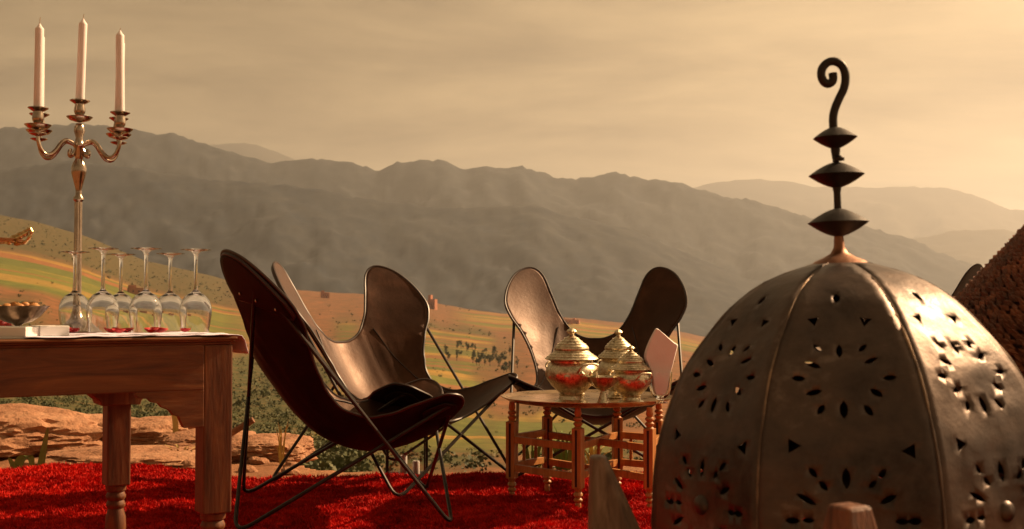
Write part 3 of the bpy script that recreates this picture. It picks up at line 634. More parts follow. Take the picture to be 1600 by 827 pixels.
leg(-.040, .048, .068, .272, True)
leg(-LEN + .040, .048, .068, .272, True)
for x in (-.135, -LEN + .135):
    l2 = leg(x, DEP - .11, .062, .272)
    cap = [(-.102, 0), (.102, 0), (.102, -.012), (.080, -.018), (.066, -.030), (.054, -.040), (.050, -.052), (-.050, -.052), (-.054, -.040), (-.066, -.030), (-.080, -.018), (-.102, -.012)]
    MB().prism([(a_, AT - AH - .020 + b_) for a_, b_ in cap], -.05, .05).build('capital', M['walnut_v'], l2, False, .002)
def tl_(x, y, z=0): return K + E * x + Dp * y + Vector((0, 0, TZ + z))
def onto(px, d): return Vector(((px - 800) / F * d, d, TZ))
# pale runner over the right end
mb = MB(); nx, ny = 60, 26; V = []
for j in range(ny):
    for i in range(nx):
        s = -.46 + i / (nx - 1) * .515; yk = lerp(.006 + .010 * math.sin(s * 22) + .006 * math.sin(s * 51), .33, j / (ny - 1))
        h = .0025 + .004 * max(0, fbm(s * 14, yk * 14, 2, 4)) + .002
        if s <= 0.004: pnt = (s, yk, h)
        else:
            a_ = min(1, (s - .004) / .02); drop = max(0, s - .012); pnt = (.004 + .014 * math.sin(a_ * 1.57) + drop * .28 + .006 * math.sin(yk * 40), yk + .0, h - .006 * a_ - drop * .95 * (1 - .35 * smooth(.05, .3, yk)))
        V.append(pnt)
mb.add(V, [(j * nx + i, j * nx + i + 1, (j + 1) * nx + i + 1, (j + 1) * nx + i) for j in range(ny - 1) for i in range(nx - 1)])
o = mb.build('table_runner', M['cloth']); o.location = K + Vector((0, 0, TZ)); o.rotation_euler = (0, 0, TH); so = o.modifiers.new('thickness', 'SOLIDIFY'); so.thickness = .0012; so.offset = 1
tag(o, 'pale lavender cloth runner under the wine glasses, hanging over the table end', 'cloth')

# upturned wine glass: rim down on the cloth
def wine_glass(label):
    outer = [(.0300, 0), (.0335, .018), (.0365, .038), (.0375, .052), (.036, .066), (.031, .080), (.022, .091), (.011, .098), (.0058, .103), (.0046, .112), (.0040, .135), (.0040, .165), (.0046, .185), (.0062, .193), (.012, .1985), (.024, .2010), (.0345, .2022), (.0352, .2030), (.0345, .2040), (.0, .2046)]
    inner = [(.0, .0945), (.008, .0935), (.019, .0875), (.0285, .078), (.0343, .065), (.0361, .052), (.0352, .038), (.0323, .018), (.0290, 0)]
    prof = outer[:-1] + [(.0004, .2046)]
    mb = MB(); n = 40; V = []; Fc = []
    ring = prof; 
    allp = [(.0290, 0)] ; loop = list(reversed(inner[1:-1])); loop = [(.0290, .0)] + loop + [(.0004, .0945)]
    seq = list(reversed(loop)) + ring       # apex of the bowl inside > rim > outside > foot centre
    mb.lathe(seq, n); return tag(mb.build('wine_glass', M['glass']), label, 'wine glass', 'upturned wine glasses')
ords = ['first', 'second', 'third', 'fourth', 'fifth', 'sixth']
for i, (px, dd) in enumerate([(117, 2.86), (161, 2.72), (189, 2.95), (228, 2.68), (266, 2.93), (306, 2.74)]):
    g = wine_glass(f'upturned clear wine glass, {ords[i]} from the candelabrum column' if i else 'upturned clear wine glass right beside the candelabrum column')
    if i: g.data = g0.data
    else: g0 = g
    g.location = onto(px, dd) + Vector((0, 0, .0095)); g.rotation_euler = (0, 0, i * .7); g.scale = (1, 1, (.965, .975, .955, .965, .96, .965)[i])
def petal(px, d, s, i):
    V = []; Fc = []; n = 6
    for j in range(n + 1):
        for k in range(n + 1):
            u = (k / n - .5) * 2; v = j / n; w = math.sin(math.pi * (v * .85 + .12)) ** .7
            V.append((u * w * s * .5, (v - .5) * s, .0035 + .010 * (u * u) * w * (s / .03) + .006 * (v - .5) ** 2 * 4 * s / .03))
    for j in range(n):
        for k in range(n): a_ = j * (n + 1) + k; Fc.append((a_, a_ + 1, a_ + n + 2, a_ + n + 1))
    o = MB().add(V, Fc).build('rose_petal', M['petal']); o.location = onto(px, d) + Vector((0, 0, .007)); o.rotation_euler = (0, 0, i * 1.9); so = o.modifiers.new('thickness', 'SOLIDIFY'); so.thickness = .0006
    tag(o, 'red rose petal on the pale runner among the wine glasses', 'petal', 'scattered rose petals')
for i, (px, dd, s) in enumerate([(104, 2.6, .035), (114, 2.62, .03), (175, 2.62, .034), (187, 2.6, .03), (198, 2.66, .03), (237, 2.60, .034), (250, 2.63, .036), (243, 2.68, .03), (290, 2.70, .026)]): petal(px, dd, s, i)

# candelabrum
cl = onto(121, 2.92); cb = thing('candelabrum', 'tarnished silver five-armed candelabrum standing on the walnut table', 'candelabrum', cl)
PXM = F / 2.92      # pixels per metre at its depth
def zc(py): return CAMZ + (HY - py) / PXM - TZ
MB().lathe([(.062, 0), (.063, .006), (.055, .012), (.050, .016), (.034, .026), (.018, .040), (.012, .060), (.010, .075), (.0001, .078)], 40).build('base', M['candelabrum'], cb)
MB().lathe([(.0105, .0785), (.0095, .09), (.0088, zc(330)), (.0092, zc(316))], 36, flute=.09, fn=9).build('column', M['candelabrum'], cb)
MB().lathe([(.0085, zc(315.5)), (.013, zc(312)), (.013, zc(309)), (.008, zc(305)), (.0075, zc(297)), (.012, zc(285)), (.0185, zc(270)), (.019, zc(262)), (.015, zc(254)), (.009, zc(248)), (.012, zc(243)), (.012, zc(231)), (.016, zc(227)), (.011, zc(222)), (.009, zc(214)), (.014, zc(204)), (.012, zc(196)), (.008, zc(192.3))], 32).build('baluster', M['candelabrum'], cb)
def holder(c, parent, first=False):
    k = 1.0; prof = [(.004, -.004), (.012, -.002), (.024, .002), (.0315, .009), (.0320, .0105), (.024, .006), (.012, .005), (.009, .008), (.008, .013), (.012, .018), (.0145, .026), (.0125, .037), (.012, .043), (.020, .048), (.0245, .051), (.0245, .053), (.0125, .0515), (.012, .040), (.0001, .0395)]
    return MB().lathe(prof, 32).build('candle_holder', M['candelabrum'], parent, loc=c)
def candle(c, lean, label, wick=.012, L=.222, group=None):
    t = thing('candle', label, 'candle', c, 0, group); t.rotation_euler = lean
    MB().lathe([(.0108, 0), (.0112, .004), (.0106, L * .5), (.0104, L * .93), (.0100, L * .945), (.006, L * .965), (.0035, L * .985), (.0015, L)], 24).build('wax', M['wax'], t)
    MB().tube([(0, 0, L - .003), (.0005, 0, L + wick * .5), (.0015, 0, L + wick)], .0009, 6).build('wick', M['wick'], t)
top = Vector((0, 0, zc(188))); holder(top, cb)
candle(cl + top + Vector((0, 0, .0405)), (0, R(1.6), 0), 'pinkish white taper candle in the raised centre holder of the candelabrum')
ra = .108
for i, deg in enumerate((227.7, 173.7, 47.7, -6.3)):
    a_ = R(deg); dirv = Vector((math.cos(a_), math.sin(a_), 0))
    def q(r_, py): return dirv * r_ + Vector((0, 0, zc(py)))
    arm = MB(); pts = [q(.010, 232), q(.016, 241), q(.024, 243), q(.026, 237), q(.020, 234)]
    arm.tube(catmull(pts, 5), [.0030 + .0022 * math.sin(math.pi * k / 20) for k in range(21)], 8)
    pts = [q(.010, 226), q(.024, 222), q(.036, 220.5), q(.048, 226), q(.062, 238), q(.076, 245.5), q(.090, 245), q(.101, 237), q(.107, 226), q(ra, 217), q(ra, 212)]
    arm.tube(catmull(pts, 5), [.0052] * 36 + [.0052 - .0001 * k for k in range(15)], 10); arm.build('arm', M['candelabrum'], cb)
    hc = q(ra, 208); holder(hc, cb)
    MB().lathe([(.003, 0), (.016, .004), (.021, .007), (.021, .0085), (.006, .011), (.005, .016)], 28).build('drip_cup', M['candelabrum'], cb, loc=hc + Vector((0, 0, -.019)))
    candle(cl + hc + Vector((0, 0, .0405)), (R((.3, 0, .2, -.4)[i]), R((.3, 0, .8, -.9)[i]), 0), 'pinkish white taper candle on a curved side arm of the candelabrum', (.016, .004, .006, .006)[i], .222, 'candles on the side arms')

# silver compote with nuts, porcelain dish, glass bowl, tiered stand (all at the left end)
c = onto(29, 2.62); cp = thing('compote', 'tarnished silver footed dish of nuts at the end of the walnut table', 'dish', c + Vector((0, 0, .0005)))
MB().lathe([(.026, 0), (.027, .003), (.018, .008), (.010, .018), (.007, .027), (.012, .031), (.030, .036), (.046, .047), (.058, .062), (.0655, .070), (.068, .0715), (.0655, .0712), (.056, .063), (.044, .050), (.028, .040), (.0001, .037)], 48, flute=.018, fn=16).build('bowl', M['dark_silver'], cp)
for k in range(16):
    a_ = k * 2.4; q_ = .045 * math.sqrt(k / 16); bm = bmesh.new(); bmesh.ops.create_icosphere(bm, subdivisions=2, radius=.010)
    for v in bm.verts: v.co.z *= .8; v.co.x *= 1.25
    me = bpy.data.meshes.new('nut'); bm.to_mesh(me); bm.free(); o = link('nut', me, M['nut']); o.location = c + Vector((q_ * math.cos(a_), q_ * math.sin(a_), .066 - .08 * q_ * 0 + .004 * (k % 3))); o.rotation_euler = (0, 0, k)
    tag(o, 'orange nut heaped in the silver footed dish', 'nut', 'nuts in the silver dish')
def porcelain_box(c, rz, L_, W_, H_, label):
    t = thing('porcelain_dish', label, 'dish', c, rz); mb = MB()
    o_ = .004; mb.box((0, 0, .0025), (L_, W_, .005)).build('base', M['porcelain'], t, False, .001)
    for nm, cc, sz in (('side', (0, -W_ / 2 + .003, H_ / 2 + .0025), (L_, .006, H_ - .005)), ('side', (0, W_ / 2 - .003, H_ / 2 + .0025), (L_, .006, H_ - .005)), ('side', (-L_ / 2 + .003, 0, H_ / 2 + .0025), (.006, W_ - .0122, H_ - .005)), ('side', (L_ / 2 - .003, 0, H_ / 2 + .0025), (.006, W_ - .0122, H_ - .005))):
        MB().box(cc, sz).build('side', M['porcelain'], t, False, .0015)
    return t
porcelain_box(at(22, 532, 2.52).xy.to_3d() + Vector((-.06, .045, TZ + .0005)), R(-6), .20, .11, .026, 'long white porcelain dish at the table edge below the silver footed dish')
c = onto(74, 2.585); porcelain_box(c + Vector((.0, .02, .0005)), R(34), .062, .09, .027, 'short bright white porcelain dish beside the long white one')
for k in range(2):
    mb = MB(); V = []
    for j in range(7):
        for i in range(9): V.append(((i / 8 - .5) * .085, (j / 6 - .5) * .06, .006 * math.sin(i * .9 + k) * math.sin(j * .7 + k)))
    mb.add(V, [(j * 9 + i, j * 9 + i + 1, (j + 1) * 9 + i + 1, (j + 1) * 9 + i) for j in range(6) for i in range(8)])
    o = mb.build('paper_napkin', M['napkin']); so = o.modifiers.new('thickness', 'SOLIDIFY'); so.thickness = .0012
    o.location = onto(62 - 22 * k, 2.68) + Vector((0, .0, .012 + .006 * k)); o.rotation_euler = (.05, .06 - .1 * k, .5 + k); tag(o, ['crumpled white paper napkin lying behind the short porcelain dish', 'crumpled white paper napkin lying under the silver footed dish rim'][k], 'napkin')
c = onto(2, 2.80); gb = thing('glass_bowl', 'clear glass bowl with red fruit behind the silver footed dish', 'bowl', c + Vector((0, 0, .0008)))
MB().lathe([(.022, 0), (.024, .002), (.034, .012), (.042, .030), (.045, .052), (.0435, .052), (.0405, .031), (.0325, .014), (.020, .0045), (.0001, .004)], 36).build('glass', M['glass'], gb)
for k in range(6):
    bm = bmesh.new(); bmesh.ops.create_icosphere(bm, subdivisions=2, radius=.010); me = bpy.data.meshes.new('berry'); bm.to_mesh(me); bm.free()
    o = link('berry', me, M['petal']); o.location = c + Vector((.017 * math.cos(k * 1.05), .017 * math.sin(k * 1.05), .022 + .006 * (k % 2))); tag(o, 'red berry in the clear glass bowl', 'berry', 'berries in the glass bowl')
c = onto(-42, 2.66); ts = thing('tiered_stand', 'gilt tiered stand with a leaf-shaped handle rising over the table', 'stand', c + Vector((0, 0, .0005)))
zt = at(0, 380, 2.66).z - TZ
MB().lathe([(.06, 0), (.06, .006), (.02, .02), (.009, .05), (.008, zt - .01), (.012, zt - .004), (.0001, zt - .002)], 28).build('stem', M['gilt'], ts)
MB().lathe([(.010, zt - .002), (.070, zt), (.098, zt + .004), (.108, zt + .009), (.106, zt + .010), (.09, zt + .007), (.0001, zt + .004)], 40, flute=.012, fn=20).build('plate', M['gilt'], ts)
for sg, off in ((1, 0), (1, 1)):
    hp = [at(*q_, 2.66) - ts.location for q_ in ([(22, 381), (36, 380), (46, 371), (49, 361), (45, 357)] if not off else [(8, 380), (18, 372), (30, 366), (41, 361), (46, 357)])]
    MB().tube(catmull(hp, 6), [.0045 - .001 * math.cos(k * 1.3) for k in range(25)], 8).build('handle', M['gilt'], ts)
for k in range(5):
    q_ = at(16 + 6 * k, 378 - 3.2 * k, 2.66) - ts.location; MB().lathe([(.001, -.009), (.006, -.004), (.0065, .002), (.001, .010)], 10).build('leaf', M['gilt'], ts, loc=q_).rotation_euler = (0, R(40), 0)

# ------------------------------------------------------------------ folding tray table
TC = Vector((.285, 4.40, 0)); TT = .400
tt = thing('tray_table', 'round brass tray table on folding orange wood legs', 'table', TC + Vector((0, 0, .012)))
TH_ = TT - .012
MB().lathe([(.0001, TH_ - .012), (.270, TH_ - .012), (.300, TH_ - .006), (.318, TH_ + .004), (.326, TH_ + .0085), (.326, TH_ + .0105), (.317, TH_ + .009), (.303, TH_ + .002), (.29, TH_ + .0), (.0001, TH_)], 72, flute=.004, fn=24).build('tray', M['tray'], tt)
LP = {1: (0.0, 4.41), 3: (.238, 4.17), 4: (.495, 4.16), 5: (.415, 4.56), 2: (.14, 4.60), 6: (.565, 4.45)}
for k in LP: LP[k] = Vector((LP[k][0] - TC.x, LP[k][1] - TC.y, 0))
def turned_leg(p, sq=.036):
    top = TH_ - .0125; s0, s1 = .085, top - .075
    # pull the head inwards so it carries the tray
    o = MB().box((0, 0, (s0 + s1) / 2), (sq, sq, s1 - s0)).build('leg', M['teak'], tt, False, .002, loc=p)
    q = sq * .5
    MB().lathe([(q * .95, s1 + .0005), (q * .6, s1 + .006), (q * .95, s1 + .014), (q * .95, s1 + .018), (q * .55, s1 + .024), (q * .95, s1 + .032), (q * .9, s1 + .037), (q * .55, s1 + .042), (q * .75, s1 + .050), (q * .55, top)], 18).build('turned_head', M['teak'], o)
    MB().lathe([(q * .5, -.012), (q * .62, .0), (q * .62, .028), (q * .5, .033), (q * .9, .040), (q * .9, .045), (q * .55, .051), (q * .95, .059), (q * .9, .066), (q * .6, .072), (q * .95, s0 - .0005)], 18).build('turned_foot', M['teak'], o)
    MB().box((0, -sq / 2 - .0008, (s0 + s1) / 2), (sq * .22, .002, (s1 - s0) * .94)).build('inlay', M['inlay'], o, False)
    return o
for k in LP: turned_leg(LP[k]).rotation_euler = (0, 0, R(-28) if k in (1, 3, 4, 6) else R(12))
def stretcher(a_, b_, z, w=.018, h=.026):
    d_ = b_ - a_; L_ = d_.length - .036; c_ = (a_ + b_) / 2
    MB().box((0, 0, 0), (L_, w, h)).build('stretcher', M['teak'], tt, False, .0015, loc=(c_.x, c_.y, z)).rotation_euler = (0, 0, math.atan2(d_.y, d_.x))
for a_, b_, zz in ((1, 3, 0), (3, 5, .002), (2, 4, -.003), (4, 6, .004), (1, 2, .006), (5, 6, .001)):
    for z in (.232, .126): stretcher(LP[a_], LP[b_], z + zz)
for a_, b_, n_ in ((1, 2, 2), (5, 6, 2), (3, 5, 1)):
    for k in range(n_):
        p = LP[a_].lerp(LP[b_], (k + 1) / (n_ + 1)); MB().lathe([(.004, .138)] + [(.0055 + .0022 * (i % 2), .142 + i * .008) for i in range(10)] + [(.004, .221)], 12).build('spindle', M['teak'], tt, loc=p)

SURF = TT + .0125
def pot(px, d, w, h, label):
    c = Vector(((px - 800) / F * d, d, SURF - .012)); t = thing('lidded_pot', label, 'pot', c, 0, 'silver lidded pots'); r = w / 2; H = h
    MB().lathe([(r * .62, 0), (r * .66, H * .015), (r * .60, H * .035), (r * .50, H * .055), (r * .46, H * .10), (r * .50, H * .125), (r * .46, H * .14), (r * .56, H * .17), (r * .78, H * .24), (r * .95, H * .33), (r * 1.0, H * .41), (r * .96, H * .475), (r * .84, H * .525), (r * .80, H * .54), (r * .82, H * .56), (r * .80, H * .575), (r * .0001, H * .575)], 48, flute=.006, fn=14).build('body', M['silver'], t)
    l = MB().lathe([(r * .80, H * .577), (r * .98, H * .580), (r * 1.02, H * .592), (r * 1.0, H * .602), (r * .88, H * .635), (r * .72, H * .675), (r * .64, H * .70), (r * .66, H * .712), (r * .66, H * .735), (r * .60, H * .765), (r * .48, H * .80), (r * .34, H * .84), (r * .22, H * .875), (r * .10, H * .90), (r * .05, H * .905), (r * .0001, H * .906)], 48, flute=.005, fn=20).build('lid', M['silver'], t)
    for q_, z_ in ((.94, .619), (.82, .650), (.69, .686), (.63, .752), (.54, .785), (.41, .821), (.28, .860)):
        MB().tube([(r * q_ * math.cos(k * math.pi / 20), r * q_ * math.sin(k * math.pi / 20), H * z_ + .0008) for k in range(40)], r * .014, 6, True).build('ring', M['silver'], l)
    MB().lathe([(r * .09, H * .905), (r * .07, H * .918), (r * .16, H * .935), (r * .19, H * .955), (r * .14, H * .98), (r * .05, H * 1.0)], 20, flute=.08, fn=8).build('knob', M['silver'], l)
    for a_ in (R(-58), R(122)):
        e = Vector((math.cos(a_), math.sin(a_), 0)); sd_ = Vector((-e.y, e.x, 0)); hw = r * .38
        pts = [e * r * .93 + sd_ * -hw + Vector((0, 0, H * .42)), e * r * 1.12 + sd_ * -hw * 1.1 + Vector((0, 0, H * .47)), e * r * 1.18 + sd_ * -hw * .8 + Vector((0, 0, H * .525)), e * r * 1.2 + Vector((0, 0, H * .535)), e * r * 1.18 + sd_ * hw * .8 + Vector((0, 0, H * .525)), e * r * 1.12 + sd_ * hw * 1.1 + Vector((0, 0, H * .47)), e * r * .93 + sd_ * hw + Vector((0, 0, H * .42))]
        MB().tube(catmull(pts, 4), r * .045, 8).build('handle', M['silver'], t)
        for k in (-1, 1):
            MB().lathe([(r * .02, -r * .13), (r * .11, -r * .05), (r * .12, r * .03), (r * .02, r * .12)], 12).build('scroll', M['silver'], t, loc=e * r * .96 + sd_ * k * hw * .55 + Vector((0, 0, H * .40)))
    for k in range(14):      # raised flower band round the belly
        a_ = k * 2 * math.pi / 14; bm = bmesh.new(); bmesh.ops.create_icosphere(bm, subdivisions=1, radius=r * .15)
        for v in bm.verts: v.co.x *= .35
        me = bpy.data.meshes.new('boss'); bm.to_mesh(me); bm.free(); link('boss', me, M['silver'], t, loc=(r * .965 * math.cos(a_), r * .965 * math.sin(a_), H * (.375 + .03 * (k % 2)))).rotation_euler = (0, R(-8), a_)
    return t
pot(893, 4.19, .190, .272, 'tall silver lidded pot, largest on the tray')
pot(966, 4.43, .160, .262, 'silver lidded pot half hidden behind the smallest pot on the tray')
pot(985, 4.20, .148, .208, 'smallest silver lidded pot, between the footed dish and the napkin glass')
c = Vector(((942 - 800) / F * 4.13, 4.13, SURF - .012)); fd = thing('footed_dish', 'small fluted silver footed dish between the lidded pots', 'dish', c)
MB().lathe([(.026, 0), (.027, .003), (.020, .012), (.014, .030), (.010, .043), (.009, .048), (.020, .054), (.040, .068), (.054, .086), (.062, .098), (.064, .100), (.060, .098), (.050, .084), (.036, .069), (.018, .060), (.0001, .058)], 60, flute=.022, fn=18).build('bowl', M['silver'], fd)
c = Vector(((1031 - 800) / F * 4.20, 4.20, SURF - .012)); ng = thing('napkin_glass', 'clear footed tumbler holding the folded white napkin on the tray', 'glass', c)
MB().lathe([(.0001, .0), (.026, .0), (.027, .002), (.012, .008), (.010, .012), (.020, .018), (.032, .030), (.038, .050), (.041, .080), (.044, .112), (.0425, .112), (.0393, .080), (.036, .051), (.030, .033), (.018, .022), (.0001, .020)], 40).build('glass', M['glass'], ng)
nk = [(-.010, .028), (.016, .029), (.028, .060), (.034, .100), (.050, .150), (.066, .200), (.066, .212), (.050, .222), (.0, .262), (-.012, .270), (-.022, .264), (-.046, .215), (-.060, .170), (-.052, .140), (-.036, .105), (-.029, .065), (-.022, .035)]
mbn = MB(); layers = 5
ol = catmull([(a_, 0, b_) for a_, b_ in nk], 4, True); n_ = len(ol)
V = []
for k in range(layers):
    w_ = (k / (layers - 1) - .5) * 2; sc_ = 1 - .10 * w_ * w_
    for p in ol: V.append((.003 + (p.x - .003) * sc_, w_ * .014 * (1 - .3 * smooth(.1, .26, p.z)) + .004 * math.sin(p.z * 40), .145 + (p.z - .145) * (1 - .03 * w_ * w_)))
Fc = [(k * n_ + i, k * n_ + (i + 1) % n_, (k + 1) * n_ + (i + 1) % n_, (k + 1) * n_ + i) for k in range(layers - 1) for i in range(n_)]
Fc += [tuple(range(n_)), tuple((layers - 1) * n_ + i for i in range(n_ - 1, -1, -1))]
o = mbn.add(V, Fc).build('folded_napkin', M['napkin']); o.location = c; o.rotation_euler = (0, 0, R(8)); tag(o, 'white napkin folded upright in the clear tumbler on the tray', 'napkin')
mo = MB()
for k in range(5):
    a_ = k * 1.256; mo.add([(-.022 + .0 + .010 * math.cos(a_ + s_), -.0165, .09 * 0 + .205 - .03 + .012 * math.sin(a_ + s_)) for s_ in (-.25, .0, .25)] + [(-.022, -.0165, .175)], [(0, 1, 2, 3)])

# ------------------------------------------------------------------ glass candle lantern on the ground behind the chairs
d_ = 5.28; c = Vector(((636 - 800) / F * d_, d_, 0)); z0 = terrain_z(c.x, c.y); gl = thing('glass_lantern', 'dark-framed glass candle box on the ground behind the chairs', 'lantern', (c.x, c.y, z0 + .004), R(8))
MB().box((0, 0, .010), (.20, .16, .020)).build('base', M['black_iron'], gl, False, .002)
for sx_ in (-1, 1):
    for sy_ in (-1, 1): MB().box((sx_ * .088, sy_ * .068, .155), (.010, .010, .27)).build('post', M['black_iron'], gl, False)
for sy_ in (-1, 1): MB().box((0, sy_ * .068, .150), (.165, .003, .25)).build('pane', M['pane'], gl, False)
for sx_ in (-1, 1): MB().box((sx_ * .088, 0, .150), (.003, .125, .25)).build('pane', M['pane'], gl, False)
MB().box((0, 0, .295), (.20, .16, .012)).build('top_frame', M['black_iron'], gl, False, .002)
for k, (xx, hh) in enumerate(((-.012, .085), (.045, .060))):
    t = thing('pillar_candle', ['taller white candle standing in the glass box', 'shorter white candle standing in the glass box'][k], 'candle', (c.x + xx, c.y - .01, z0 + .0245))
    MB().lathe([(.016, 0), (.016, hh - .004), (.014, hh), (.004, hh - .003), (.0001, hh - .003)], 20).build('wax', M['wax'], t); MB().tube([(0, 0, hh - .004), (0, 0, hh + .010)], .001, 5).build('wick', M['charred'], t)

# ------------------------------------------------------------------ big pierced iron lantern
LC = at(1339, 600, 1.60); LC = Vector((LC.x, 1.60, 0)); NG = 8; T8 = math.tan(math.pi / NG)
SIL = [(412, 40), (418, 62), (437, 114), (469, 163), (515, 206), (566, 244), (612, 266), (666, 285), (715, 295), (769, 300), (827, 302), (900, 298), (980, 285)]
def zy(y): return CAMZ + (HY - y) * 1.6 / F
PROF = sorted([(zy(y), r_ * 1.6 / F * .955) for y, r_ in SIL])        # (z, apothem)
PZ = [q[0] for q in PROF]
def apo(z):
    i = max(0, min(len(PROF) - 2, int(np.searchsorted(PZ, z)) - 1)); a_, b_, c_, e_ = PROF[max(0, i - 1)], PROF[i], PROF[i + 1], PROF[min(len(PROF) - 1, i + 2)]
    t = (z - b_[0]) / (c_[0] - b_[0])
    m0 = (c_[1] - a_[1]) / max(1e-6, c_[0] - a_[0]) * (c_[0] - b_[0]); m1 = (e_[1] - b_[1]) / max(1e-6, e_[0] - b_[0]) * (c_[0] - b_[0])
    return (2 * t ** 3 - 3 * t * t + 1) * b_[1] + (t ** 3 - 2 * t * t + t) * m0 + (-2 * t ** 3 + 3 * t * t) * c_[1] + (t ** 3 - t * t) * m1
ZTOP, ZBOT = zy(413), zy(975)
# arc length along a gore
zs_ = np.linspace(ZTOP, ZBOT, 600); as_ = np.array([apo(z) for z in zs_]); arc = np.concatenate([[0], np.cumsum(np.hypot(np.diff(zs_), np.diff(as_)))])
def z_of(L_): return float(np.interp(L_, arc, zs_))
def arc_of_pixel(y):       # arc position of the front gore that is seen at image row y
    best = np.argmin([abs(HY - (z - CAMZ) * F / (1.6 - a_ * .96) - y) for z, a_ in zip(zs_, as_)]); return arc[best], 1.6 - as_[best] * .96
def leafhole(cx, cy, ang, L_, w_):
    ca, sa = math.cos(ang), math.sin(ang); o_ = []
    for t, s_ in ((-1, 0), (-.5, .8), (0, 1), (.5, .8), (1, 0), (.5, -.8), (0, -1), (-.5, -.8)):
        x, y = t * L_ / 2, s_ * w_ / 2; o_.append((cx + x * ca - y * sa, cy + x * sa + y * ca))
    return o_
def trihole(cx, cy, ang, s_): return [(cx + s_ * math.cos(ang + k * 2.094), cy + s_ * math.sin(ang + k * 2.094)) for k in range(3)]
def zoomhole(kind, x, y, ang, L_=36, w_=15):
    A_, dep = arc_of_pixel(380 + y / 1.85); k = dep / F / 1.85; cx = (x - 585) * k; L_ *= 1.04; w_ *= 1.1
    return leafhole(cx, A_, R(ang), L_ * k, w_ * k) if kind == 'l' else trihole(cx, A_, R(ang), L_ * k)
HOLES = [('l', 572, 160, 90, 40, 19), ('t', 505, 224, 200, 20), ('t', 650, 228, -20, 20),
         ('l', 575, 313, 90, 46, 17), ('l', 514, 303, 50, 34, 14), ('l', 640, 305, 130, 34, 14), ('l', 500, 352, 25, 50, 16), ('l', 662, 342, 155, 46, 14), ('l', 458, 390, 5, 40, 17), ('l', 712, 391, 175, 40, 15),
         ('l', 500, 432, -15, 50, 16), ('l', 674, 434, 35, 42, 17), ('l', 518, 482, -55, 36, 17), ('l', 582, 482, 90, 54, 22), ('l', 650, 484, 55, 40, 17),
         ('t', 435, 585, 0, 24), ('t', 760, 598, 180, 24),
         ('l', 582, 678, 90, 60, 22), ('l', 489, 664, 52, 36, 16), ('l', 517, 700, 48, 36, 16), ('l', 681, 664, -52, 36, 16), ('l', 654, 692, -48, 32, 14), ('l', 468, 740, 28, 66, 16), ('l', 695, 736, -28, 56, 16),
         ('l', 427, 802, 0, 44, 18), ('l', 472, 800, 0, 36, 14), ('l', 730, 798, 0, 40, 16), ('l', 764, 796, 0, 40, 18)]
low = [h for h in HOLES if h[2] > 620 and h[2] < 780]
HOLES += [(h[0], h[1], 1600 - h[2], -h[3], h[4], h[5]) for h in low] + [('t', 435, 1010, 0, 24), ('t', 760, 1010, 180, 24)]
def gore_mesh():
    LT = arc[-1]; n = 40; Ls = np.linspace(0, LT, n)
    hw = lambda L_: apo(z_of(L_)) * T8
    outl = [Vector((-hw(q), q)) for q in Ls] + [Vector((hw(q), q)) for q in reversed(Ls)]
    P = list(outl); ed_ = [(i, (i + 1) % len(outl)) for i in range(len(outl))]
    polys = []
    for h in HOLES:
        pl_ = zoomhole(*h); i0 = len(P)
        if max(abs(x) - hw(min(LT, max(0, y))) for x, y in pl_) > -.004 or max(y for _, y in pl_) > LT - .004: continue
        P += [Vector(q) for q in pl_]; ed_ += [(i0 + i, i0 + (i + 1) % len(pl_)) for i in range(len(pl_))]; polys.append(pl_)
    for L_ in np.arange(.006, LT, .009):
        h_ = hw(L_); m_ = max(1, int(h_ / .012))
        for k in range(-m_ + 1, m_): P.append(Vector((h_ * k / m_, L_)))
    r_ = delaunay_2d_cdt(P, ed_, [], 0, 1e-6)
    V2 = r_[0]; F2 = []
    def inside(q, pl_):
        ins = False; j = len(pl_) - 1
        for i in range(len(pl_)):
            if (pl_[i][1] > q.y) != (pl_[j][1] > q.y) and q.x < (pl_[j][0] - pl_[i][0]) * (q.y - pl_[i][1]) / (pl_[j][1] - pl_[i][1]) + pl_[i][0]: ins = not ins
            j = i
        return ins
    for f in r_[2]:
        c_ = sum((V2[i] for i in f), Vector((0, 0))) / len(f)
        if abs(c_.x) > hw(min(LT, max(0, c_.y))) + 1e-4: continue
        if any(inside(c_, pl_) for pl_ in polys): continue
        F2.append(tuple(f))
    V = []
    for q in V2:
        z = z_of(min(LT, max(0, q.y))); a_ = apo(z); h_ = hw(min(LT, max(0, q.y)))
        dent = (.0024 * fbm(q.x * 22, q.y * 22, 3.3, 3) + .0012 * fbm(q.x * 70, q.y * 55, 7.3, 2)) * max(0, 1 - (q.x / max(h_, 1e-4)) ** 4)
        for pl_ in polys:      # metal punched outwards round every opening
            c0 = sum(x for x, _ in pl_) / len(pl_), sum(y for _, y in pl_) / len(pl_); dd = math.hypot(q.x - c0[0], q.y - c0[1])
            if dd < .016: dent += .0007 * (1 - dd / .016)
        V.append((q.x, -(a_ + dent), z))
    used = sorted({i for f in F2 for i in f}); mp_ = {a_: b_ for b_, a_ in enumerate(used)}
    me = bpy.data.meshes.new('panel'); me.from_pydata([V[i] for i in used], [], [tuple(mp_[i] for i in f) for f in F2]); me.update(); return me
lan = thing('pierced_lantern', 'big domed lantern of pierced rusty iron with a hooked finial', 'lantern', LC, R(-16)); lan.rotation_euler = (0, R(-1.5), R(-16))
gm = gore_mesh()
